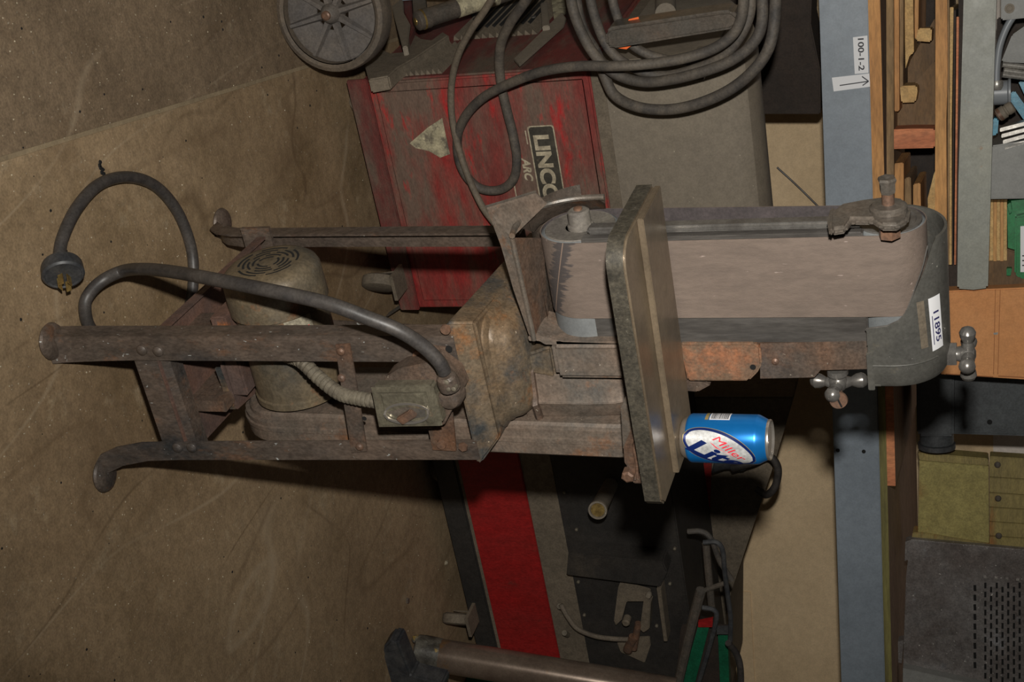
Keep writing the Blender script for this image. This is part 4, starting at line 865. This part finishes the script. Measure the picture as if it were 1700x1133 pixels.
# bars, hoses and green cart at the lower right
rk = thing('green_gas_cart', 'green cart with bent black rods behind the steel shaft', 'cart', (2.45, 2.75, 0))
def rod(name, pts, Y, r, mt, par):
    mb = MB(); mb.tube([py(x, y, Y) for x, y in pts], r, 10, 5); return obj(name, mb, mt, par)
YG = WF-.06
mb = MB(); mb.prism(PY([(1158, 1043), (1177, 1043), (1150, 1150), (1128, 1150)], YG), (0, .02, 0)); obj('green_panel', mb, 'green', rk)
mb = MB(); mb.prism(PY([(1192, 1056), (1208, 1052), (1211, 1150), (1196, 1150)], YG), (0, .02, 0)); obj('green_panel', mb, 'green', rk)
mb = MB(); mb.prism(PY([(1130, 1046), (1208, 1046), (1210, 1150), (1120, 1150)], YG+.03), (0, .02, 0)); obj('back_panel', mb, 'darkwood', rk)
bx_ = py(1130, 1165, YG).x; mb = MB(); mb.box(bx_, bx_+.16, YG-.02, YG+.045, 0, .52); obj('cart_column', mb, 'green', rk, bev=.004)
rod('black_rod', [(1168, 901), (1190, 901), (1200, 916), (1203, 949), (1209, 995), (1213, 1030), (1212, 1070)], YG-.03, .0058, 'rubber', rk)
rod('gray_rod', [(1142, 883), (1165, 883), (1181, 896), (1194, 930), (1215, 964)], YG-.02, .0065, 'cable_dusty', rk)
rod('bent_rod', [(1166, 1009), (1186, 1014), (1189, 1030), (1176, 1080), (1155, 1150)], YG-.045, .006, 'rubber', rk)
rod('frame_bar', [(1164, 980), (1148, 1040), (1122, 1150)], YG-.06, .012, 'dark_iron', rk)
rod('frame_bar', [(1172, 903), (1176, 950), (1182, 1012)], YG-.0, .009, 'dark_iron', rk)
rod('frame_bar', [(1158, 985), (1185, 975), (1205, 968)], YG-.01, .006, 'dark_iron', rk)
mb = MB(); mb.prism(PY([(1190, 1044), (1214, 1044), (1214, 1054), (1190, 1054)], YG-.03), (0, .01, 0)); obj('black_strap', mb, 'rubber', rk)
mb = MB(); mb.prism(PY([(1159, 1034), (1183, 1029), (1183, 1042), (1159, 1042)], YG-.01), (0, .01, 0)); obj('red_plate', mb, 'red_clean', rk)
cab('black_hose', [(1209, 1068, 2.5), (1222, 1085, 2.52), (1229, 1110, 2.52), (1230, 1160, 2.52)], .008, 'cable', 'short black hose curving down past the green panel')
cab('black_cable', [(1215, 778, 2.86), (1250, 768, 2.86), (1276, 758, 2.86), (1291, 776, 2.86), (1288, 805, 2.86), (1273, 822, 2.86), (1256, 812, 2.87)], .0095, 'cable', 'black cable looping behind the blue beer can')
mb = MB(); mb.prism(PY([(1185, 768), (1200, 762), (1244, 766), (1246, 776), (1232, 784), (1205, 780), (1180, 788)], 2.88), (0, .03, 0)); obj('cable_connector', mb, 'rubber', bev=.003, label='black rubber connector lying behind the beer can', cat='connector')
# ------------------------------------------------------------------ leaning steel shaft and black foot
sh = thing('steel_shaft', 'thick polished steel shaft standing up with greasy taped lower end', 'shaft', tuple(pz(685, 1088, 0)))
a = pz(690, 1082, .012); b = py(1120, 1154, a.y+.06); d = (b-a).normalized(); L_ = (b-a).length
mb = MB(); mb.lathe(a, d, [(0, .036), (.006, .040), (L_, .040)], 48); obj('bar', mb, 'shaft', sh)
mb = MB(); mb.lathe(a+d*.0, d, [(.001, .037), (.004, .0415), (.02, .0425), (.045, .0412), (.062, .0405)], 40)
for v in mb.bm.verts: v.co += Vector((random.uniform(-1, 1), random.uniform(-1, 1), random.uniform(-1, 1)))*.0012
obj('greasy_tape', mb, 'dirt', sh)
mb = MB()
for q in range(9):
    a_ = random.uniform(0, 6.28); mb.ball(a+d*random.uniform(.0, .05)+Vector((-.03-.01*random.random(), -.01+.02*random.random(), 0)), random.uniform(.006, .012), 8)
obj('tape_lump', mb, 'dirt', sh)
mb = MB(); q = [py(x, y, 2.22) for x, y in [(642, 1150), (634, 1100), (637, 1074), (647, 1064), (660, 1066), (667, 1084), (682, 1122), (735, 1136), (735, 1150)]]
mb.prism(q, (0, .05, 0)); obj('machine_foot', mb, 'rubber', bev=.005, label='black cast machine foot beside the steel shaft', cat='foot')
# ------------------------------------------------------------------ rack
YR = 3.3
rack = thing('storage_rack', 'blue-gray steel beam of the storage rack under plywood decking', 'rack', tuple(pr(1375, 300, YR)*1.0))
zb_, zt_ = pr(1378, 566, YR).z, pr(1456, 566, YR).z
L0 = pr(1400, -120, YR); L1 = pr(1400, 1300, YR)
def rbox(a, bq, z0, z1, Y, dep, name, mt, par=None, **k):
    """a, bq: picture y of the two ends; a box along the rack between heights z0 and z1, front at depth Y, dep deep"""
    p, q = pr(1450, a, Y), pr(1450, bq, Y); p.z = q.z = z0
    mb = MB(); mb.prism([p, q, q+Vector((0, 0, z1-z0)), p+Vector((0, 0, z1-z0))], RN*dep)
    if name == 'plywood_deck':
        mb.bm.normal_update(); bmesh.ops.recalc_face_normals(mb.bm, faces=mb.bm.faces)
        for f in mb.bm.faces:
            if abs(f.normal.z) > .9: f.material_index = 1
        mt = [mt, 'ply_top'] if isinstance(mt, str) else mt+['ply_top']
    return obj(name, mb, mt, par, **k)
rbox(-120, 1300, zb_, zt_, YR, .04, 'beam', 'blue_steel', rack, bev=.003)
rbox(-120, 1300, zb_, zt_, YR+.80, .04, 'rear_beam', 'blue_steel', rack, bev=.003)
for x, y in ((1391, 748), (1434, 750)):
    c = pr(x, y, YR-.001); mb = MB(); mb.lathe(c, -RN, [(0, .0045), (.0012, .0045)], 12); obj('hole', mb, 'hole', rack)
for yy in (-118, 1290):
    p = pr(1450, yy, YR); p.z = 0; mb = MB(); mb.obb(p, RD*.06, RN*.06, (0, 0, 2.1)); obj('upright', mb, 'blue_steel', rack, bev=.003)
# labels on beam
def rlab(pts, name, mt, Y=YR-.003, th=.0008): mb = MB(); mb.prism(PR(pts, Y), RN*th); return obj(name, mb, mt, rack, bev=0)
rlab([(1416, 62), (1440, 59), (1442, 121), (1419, 123)], 'location_label', 'white')
rlab([(1381, 129), (1443, 122), (1445, 144), (1384, 152)], 'arrow_label', 'white')
o_ = pr(1424, 64, YR-.0036)
text('location_code', '100-1-2', 'ink', o_, RD, (0, 0, 1), .0125, rack, off=.02, wmax=(pr(1432, 119, YR)-pr(1430, 64, YR)).length*.97)
def stroke(pts, name, w_=.0022):
    mb = MB(); P = [pr(x, y, YR-.0042) for x, y in pts]
    for p, q in zip(P, P[1:]):
        d = (q-p).normalized(); n_ = d.cross(RN).normalized()*w_/2; mb.prism([p-n_, p+n_, q+n_, q-n_], RN*.0004)
    return obj(name, mb, 'ink', rack)
stroke([(1394, 142), (1442, 135)], 'arrow_shaft'); stroke([(1431, 127), (1442, 135), (1432, 142)], 'arrow_head')
# decks
ZD = zt_
deck0 = rbox(-120, 640, ZD, ZD+.025, YR-.012, .80, 'plywood_deck', 'wood', label='thick orange pine deck board on the rack beam under the lumber stack', cat='plywood')
deck1 = rbox(642, 1300, ZD, ZD+.016, YR-.012, .86, 'plywood_deck', 'ply_green', label='lower plywood deck sheet with a greenish edge lying on the rack beam', cat='plywood')
d2 = rbox(642, 806, ZD+.016, ZD+.034, YR-.010, .80, 'plywood_deck', ['wood_red'], label='upper plywood deck sheet with an orange edge, ending beside the olive crate', cat='plywood')
ZK = ZD+.034
def board(pts, Y, dep, name, mt, par, bev=.002):
    mb = MB(); mb.prism(PR(pts, Y), RN*dep); return obj(name, mb, mt, par, bev=bev)
pal = thing('lumber_stack', 'stack of pine boards and blocks on the rack beside the labelled beam', 'lumber', tuple(pr(1472, 160, YR)))
ytop = 440
board([(1471, -60), (1483, -60), (1484, 330), (1484, 440), (1472, 440)], YR, .30, 'plank', 'wood_dark', pal)
board([(1484, -60), (1492, -60), (1493, 185), (1484, 185)], YR+.02, .25, 'plank', 'wood', pal)
board([(1492, -60), (1500, -60), (1499, 150), (1493, 160)], YR+.04, .25, 'plank', 'wood_dark', pal)
board([(1501, -60), (1515, -60), (1517, 88), (1510, 92), (1503, 115)], YR+.08, .25, 'plank', 'wood_light', pal)
board([(1519, -60), (1526, -60), (1524, 60), (1518, 66)], YR+.12, .25, 'plank', 'wood', pal)
board([(1494, 143), (1522, 142), (1523, 152), (1520, 170), (1496, 171)], YR+.03, .10, 'block', 'wood_light', pal, .003)
board([(1524, 47), (1547, 47), (1546, 70), (1520, 68)], YR+.09, .08, 'block', 'wood_light', pal, .003)
board([(1472, 216), (1512, 214), (1552, 214), (1552, 246), (1472, 248)], YR+.005, .09, 'block', 'wood_red', pal, .003)
board([(1478, 186), (1552, 100), (1552, 214), (1478, 214)], YR+.10, .02, 'inner_panel', 'wood_brown', pal)
board([(1500, 120), (1552, 30), (1552, 120), (1500, 190)], YR+.18, .02, 'inner_panel', 'wood_brown', pal)
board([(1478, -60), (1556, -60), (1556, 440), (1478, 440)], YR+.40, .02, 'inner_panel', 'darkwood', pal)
board([(1484, 272), (1500, 270), (1500, 440), (1485, 440)], YR+.02, .20, 'plank', 'wood', pal)
board([(1502, 296), (1512, 294), (1514, 440), (1502, 440)], YR+.05, .20, 'plank', 'wood_dark', pal)
board([(1516, 306), (1528, 304), (1530, 440), (1516, 440)], YR+.08, .20, 'plank', 'wood', pal)
board([(1540, 330), (1550, 290), (1562, 262), (1566, 300), (1556, 440), (1541, 440)], YR+.015, .06, 'plank', 'wood_light', pal)
board([(1553, -60), (1572, -60), (1573, 120), (1571, 200), (1572, 440), (1552, 440)], YR-.005, .30, 'plank', 'wood', pal)
board([(1573, -60), (1576, -60), (1576, 440), (1573, 440)], YR+.01, .30, 'plank', 'wood_dark', pal, 0)
board([(1577, 12), (1583, 12), (1580, 200), (1580, 440), (1576, 440)], YR, .30, 'thin_board', 'wood_light', pal, .0008)
board([(1583.5, 17), (1587, 17), (1584, 230), (1582, 440), (1580.5, 440)], YR+.005, .30, 'thin_board', 'darkwood', pal, 0)
board([(1588, 28), (1592, 28), (1587, 440), (1584, 440)], YR+.002, .30, 'thin_board', 'wood_red', pal, .0005)
board([(1592, -60), (1601, -60), (1592, 440), (1587, 440)], YR+.03, .25, 'thin_board', 'darkwood', pal, 0)
def on_rack(name, pts, Y, dep, mt, label, cat, bev=.003):
    mb = MB(); mb.prism(PR(pts, Y), RN*dep); return obj(name, mb, mt, label=label, cat=cat, bev=bev)
on_rack('steel_bar', [(1601, -60), (1656, -60), (1648, 200), (1640, 479), (1616, 482), (1589, 480), (1591, 300), (1598, 60)], YR-.065, .055, 'gray_green', 'gray-green steel channel with rust spots lying across the lumber', 'steel bar', .004)
on_rack('dark_board', [(1574, 425), (1591, 425), (1590, 479), (1574, 479)], YR+.03, .2, 'darkwood', 'dark board under the rusty end of the gray-green channel', 'board')
on_rack('shelf_board', [(1640, 405), (1712, 425), (1712, 472), (1640, 474)], YR+.02, .22, 'wood_brown', 'brown board under the green parts bin', 'board')
on_rack('gray_cabinet', [(1646, 242), (1712, 232), (1712, 330), (1640, 331)], YR+.01, .25, 'gray_box', 'plain gray metal box beside the laminated plywood block', 'box')
# laminated block: each ply its own
pb_ = thing('plywood_block', 'block of laminated plywood between the gray box and the green bin', 'plywood', tuple(pr(1640, 390, YR)))
for k in range(6):
    x = 1638+k*5.7; board([(x, 336), (x+5.2, 336), (x+5.0, 434-(k % 2)), (x-.4, 434-(k % 2))], YR+.006+.002*(k % 2), .15, 'ply', 'wood_light' if k % 2 else 'wood', pb_, .0005)
bn = thing('parts_bin', 'green plastic parts bin with a white label', 'bin', tuple(pr(1676, 400, YR)))
board([(1676, 334), (1720, 330), (1720, 470), (1690, 464), (1674, 452), (1672, 345)], YR+.04, .20, 'bin_body', 'green_bin', bn)
board([(1685, 360), (1720, 352), (1720, 466), (1693, 463), (1684, 455)], YR+.01, .027, 'bin_front', 'green_bin', bn, .004)
board([(1672, 340), (1678, 336), (1680, 352), (1676, 356)], YR+.0, .05, 'bin_lug', 'green_bin', bn, .001)
board([(1671, 446), (1680, 446), (1678, 458), (1671, 458)], YR+.0, .05, 'bin_lug', 'green_bin', bn, .001)
board([(1694, 376), (1720, 374), (1720, 452), (1694, 452)], YR+.006, .004, 'bin_label', 'white', bn, 0)
for k in range(3): board([(1697, 424+k*8), (1712, 424+k*8), (1712, 426+k*8), (1697, 426+k*8)], YR+.005, .001, 'label_print', 'ink', bn, 0)
cb2 = thing('cardboard_box', 'orange-tan cardboard box with thin printed lines, next to the sander hood', 'box', tuple(pr(1568, 560, YR)))
board([(1560, 484), (1720, 477), (1720, 632), (1560, 622)], YR-.02, .30, 'carton', 'cardboard', cb2, .003)
for q in ([(1652, 481), (1653, 481), (1650, 622), (1649, 622)], [(1660, 481), (1661, 481), (1657, 622), (1656, 622)], [(1570, 620.5), (1649, 625.5), (1649, 627), (1570, 622)], [(1657, 624), (1712, 627), (1712, 628.5), (1657, 625.5)]):
    board(q, YR-.0205, .0004, 'print_line', 'cardline', cb2, 0)
board([(1649, 553), (1657, 552), (1656, 556), (1650, 556)], YR-.0207, .0004, 'staple', 'alu', cb2, 0)
# dark machine
YM = YR+.25
dm = thing('dark_gearbox', 'dark gray enamelled machine housing behind the sander hood', 'machine', tuple(pr(1530, 700, YM)))
board([(1520, 560), (1720, 560), (1720, 726), (1585, 722), (1522, 722)], YM, .28, 'housing', 'dark_machine', dm, .006)
board([(1621, 560), (1720, 560), (1720, 683), (1636, 682), (1624, 676), (1618, 664)], YM-.006, .01, 'recessed_panel', 'dark_machine', dm, .003)
for x in (1640, 1671): board([(x, 560), (x+2, 560), (x+3, 676), (x+1, 678)], YM-.016, .012, 'rib', 'dark_machine', dm, 0)
board([(1520, 560), (1584, 560), (1584, 726), (1524, 726)], YM-.03, .06, 'end_cover', 'dark_machine', dm, .006)
p0 = pr(1555, 728, YM+.03); mb = MB(); mb.lathe(p0-RD*.02, RD, [(0, .040), (.03, .040), (.038, .034), (.040, .02)], 28); obj('round_foot', mb, 'dark_machine', dm)
mb = MB(); mb.lathe(p0+RD*.012, RD, [(0, .044), (.012, .044)], 28); obj('rubber_ring', mb, 'rubber', dm)
mb = MB(); c = pr(1643, 701, YM-.001); mb.lathe(c, -RN, [(0, .006), (.002, .006)], 14); obj('hole', mb, 'hole', dm)
# olive crate
YC = YR+.34
oc = thing('olive_crate', 'olive-stained wooden crate with bolted end slats, behind the perforated chassis', 'crate', tuple(pr(1530, 830, YC)))
board([(1526, 764), (1641, 774), (1642, 906), (1524, 888)], YC, .02, 'side_panel', 'crate', oc, .002)
board([(1524, 752), (1640, 762), (1641, 774), (1526, 765)], YC-.012, .05, 'top_rail', 'crate_slat', oc, .002)
board([(1515, 885), (1530, 885), (1645, 904), (1645, 925), (1512, 905)], YC-.006, .05, 'bottom_rail', 'crate_slat', oc, .002)
for k, (ya, yb) in enumerate(((758, 792), (793, 818), (819, 842), (843, 866), (867, 890), (891, 920))):
    board([(1643, ya), (1720, ya+5), (1720, yb+5), (1643, yb)], YC-.02, .04, 'slat', 'crate_slat', oc, .0015)
for x, y in ((1656, 772), (1657, 828), (1658, 890)):
    c = pr(x, y, YC-.021); mb = MB(); mb.lathe(c, -RN, [(0, .008), (.003, .0075), (.006, .004)], 14); obj('bolt', mb, 'dark_iron', oc)
# perforated chassis
YP = YR+.16
pcx = thing('perforated_chassis', 'dark greasy sheet-metal box with slotted vents at the right end of the rack', 'chassis', tuple(pr(1500, 1000, YP)))
board([(1511, 896), (1720, 915), (1720, 1180), (1498, 1180), (1499, 1112), (1504, 960)], YP, .018, 'case', 'chassis', pcx, .002)
board([(1503, 900), (1512, 897), (1508, 930), (1502, 932)], YP+.004, .03, 'tab', 'chassis', pcx, 0)
board([(1489, 1066), (1500, 1064), (1497, 1102), (1488, 1100)], YP+.004, .03, 'tab', 'chassis', pcx, 0)
board([(1499, 1110), (1720, 1160), (1720, 1190), (1498, 1190)], YP-.03, .03, 'lower_flange', 'gray_box', pcx, .001)
for k in range(9):
    y = 972+k*16; board([(1616, y), (1620.5, y), (1621, y+10), (1616.5, y+10)], YP-.0006, .0005, 'slot', 'hole', pcx, 0)
proto = None
for i in range(8):
    for j in range(12):
        x = 1634+i*9.5; y = 968+j*15+(7 if i % 2 else 0)
        if y > 1130: continue
        board([(x, y), (x+3.6, y), (x+3.6, y+9.5), (x, y+9.5)], YP-.0006, .0005, 'slot', 'hole', pcx, 0)
for k in range(4): board([(1633+k*18, 958+k*1.5), (1638+k*18, 959+k*1.5), (1638+k*18, 961+k*1.5), (1633+k*18, 960+k*1.5)], YP-.004, .003, 'bright_tab', 'alu', pcx, 0)
# pieces above the channel (top right of the picture)
YT = YR+.02
on_rack('motor_panel', [(1662, -60), (1720, -60), (1720, 28), (1662, 34)], YT, .2, 'gray_box', 'gray panel with one socket bolt above the steel channel', 'panel')
mb = MB(); c = pr(1676, 14, YT-.001); mb.lathe(c, -RN, [(0, .010), (.003, .010), (.0031, .006), (.001, .0055)], 20); obj('socket_bolt', mb, 'dust_gray', label='socket-head bolt in the gray panel', cat='bolt')
on_rack('gray_plate', [(1680, 58), (1720, 30), (1720, 106), (1662, 103)], YT+.12, .1, 'gray_box', 'gray metal plate behind the curved gray conduit', 'plate')
on_rack('dark_tray', [(1655, 30), (1720, 30), (1720, 240), (1650, 244)], YT+.26, .04, 'darkwood', 'dark tray wall behind the pipes and fittings', 'tray')
mb = MB(); mb.tube([pr(1712, 2, YT+.02), pr(1694, 14, YT+.02), pr(1674, 40, YT+.02), pr(1660, 75, YT+.02), pr(1655, 110, YT+.02), pr(1654, 136, YT+.02)], .0075, 12, 6); obj('curved_conduit', mb, 'graycable', label='curved gray flexible conduit rising from the round fitting', cat='conduit')
ft = thing('pipe_fitting', 'round chromed fitting at the foot of the gray conduit', 'fitting', tuple(pr(1655, 145, YT)))
c = pr(1655, 143, YT+.02)
mb = MB(); mb.lathe(c-RD*.012, RD, [(0, .011), (.006, .013), (.012, .013), (.02, .009)], 20); obj('collar', mb, 'alu', ft)
mb = MB(); mb.lathe(pr(1660, 154, YT+.05)+Vector((0, 0, -.02)), (0, 0, 1), [(0, .026), (.035, .026), (.038, .030), (.042, .030)], 24); obj('body', mb, 'graycable', ft)
for k, (x, y) in enumerate(((1664, 107), (1666, 117), (1664, 124))):
    mb = MB(); mb.cyl(pr(x, y, YT+.02), pr(1730, y+8, YT+.04), .006, 12); obj('round_bar', mb, 'alu', label=('uppermost', 'middle', 'lowest')[k]+' of the three aluminium rods in the tray', cat='rod', group='rods in the tray')
for k in range(4):
    y = 205+k*10; mb = MB(); mb.obb(pr(1660+k*2.5, y+8, YT-.01), pr(1730, y-10, YT-.01)-pr(1660+k*2.5, y+8, YT-.01), RN*.05, RD*.008); obj('extrusion', mb, 'alu', label='%s of four silver extrusions stacked on the gray box' % ('first from the top', 'second', 'third', 'lowest')[k], cat='extrusion', group='silver extrusions', bev=.001)
jar = thing('spray_nozzle', 'gray rust-stained round fitting beside the silver extrusions', 'fitting', tuple(pr(1672, 195, YT)))
c = pr(1657, 192, YT+.03); dd = (pr(1682, 176, YT+.03)-c).normalized()
mb = MB(); mb.lathe(c, dd, [(0, .014), (.016, .0145), (.018, .012), (.021, .012), (.022, .0135), (.034, .013), (.036, .010)], 20); obj('body', mb, 'dust_gray', jar)
mb = MB(); mb.lathe(c, dd, [(-.003, .010), (.002, .0147), (.008, .0149)], 20); obj('rusty_band', mb, 'rustbolt', jar)
on_rack('teal_part', [(1648, 196), (1658, 198), (1656, 224), (1645, 226), (1643, 212)], YT+.0, .04, 'teal', 'teal plastic piece beside the end of the channel', 'plastic part')
on_rack('teal_strip', [(1672, 160), (1684, 150), (1712, 190), (1712, 204), (1700, 200)], YT+.10, .02, 'teal', 'teal strip under the gray tube', 'plastic part')
on_rack('teal_strip', [(1690, 135), (1712, 132), (1712, 170), (1704, 165)], YT+.12, .02, 'teal', 'teal plastic sheet behind the aluminium rods', 'plastic part')
# dark sheet standing in for the shadow behind the welder, wire on the wall
mb = MB(); mb.prism(PY([(1120, -160), (1352, -160), (1346, 40), (1362, 118), (1362, 190), (1120, 190)], 3.28), (0, .12, 0)); dk_ = obj('shade_sheet', mb, 'darkwood', bev=.003, label='dark brown sheet standing in for the shadow behind the gray-topped welder', cat='board')
mb = MB(); mb.tube([pr(1290, 278, WY-.01), pr(1330, 315, WY-.012), pr(1400, 385, WY-.01)], .003, 8, 4); obj('wall_wire', mb, 'cable', label='thin wire slanting down the plywood wall', cat='wire')
# ------------------------------------------------------------------ grit on the floor
mb = MB()
for k in range(420):
    x, y = random.uniform(0, 760), random.uniform(0, 1133); p = pz(x, y, 0)
    if p.y > 3.4: continue
    r_ = random.uniform(.0006, .0017); mb.lathe(p, (0, 0, 1), [(0, r_), (r_*.7, r_*.6)], 5, random.random()*6)
obj('floor_grit', mb, 'cream', label='scattered pale grit on the concrete floor', cat='debris', kind='stuff', loc=(0, 0, 0))
mb = MB()
for k in range(90):
    x, y = random.uniform(0, 760), random.uniform(0, 1133); p = pz(x, y, 0); r_ = random.uniform(.001, .003)
    mb.lathe(p, (0, 0, 1), [(0, r_), (r_*.4, r_*.6)], 5, random.random()*6)
obj('floor_dirt', mb, 'hole', label='scattered dark crumbs on the concrete floor', cat='debris', kind='stuff', loc=(0, 0, 0))
p = pz(740, 935, 0); mb = MB(); mb.lathe(p, (.2, 1, .1), [(-.008, .003), (0, .006), (.008, .003)], 8); obj('pale_pebble', mb, 'cream', label='pale pebble on the floor by the black skirt of the right welder', cat='pebble')
p = pz(168, 284, 0); mb = MB()
for k in range(7): mb.lathe(p+Vector((k*.004-.014, random.uniform(-.003, .003), .001)), (0, 0, 1), [(0, .004), (.002, .003)], 6)
obj('dirt_clump', mb, 'hole', label='small dark clump of dirt beside the top of the cable loop', cat='debris')
p = pz(676, 998, 0); mb = MB(); mb.lathe(p, (0, 0, 1), [(0, .008), (.004, .007)], 6); obj('loose_nut', mb, 'dark_iron', label='small dark nut on the floor near the shaft', cat='nut')
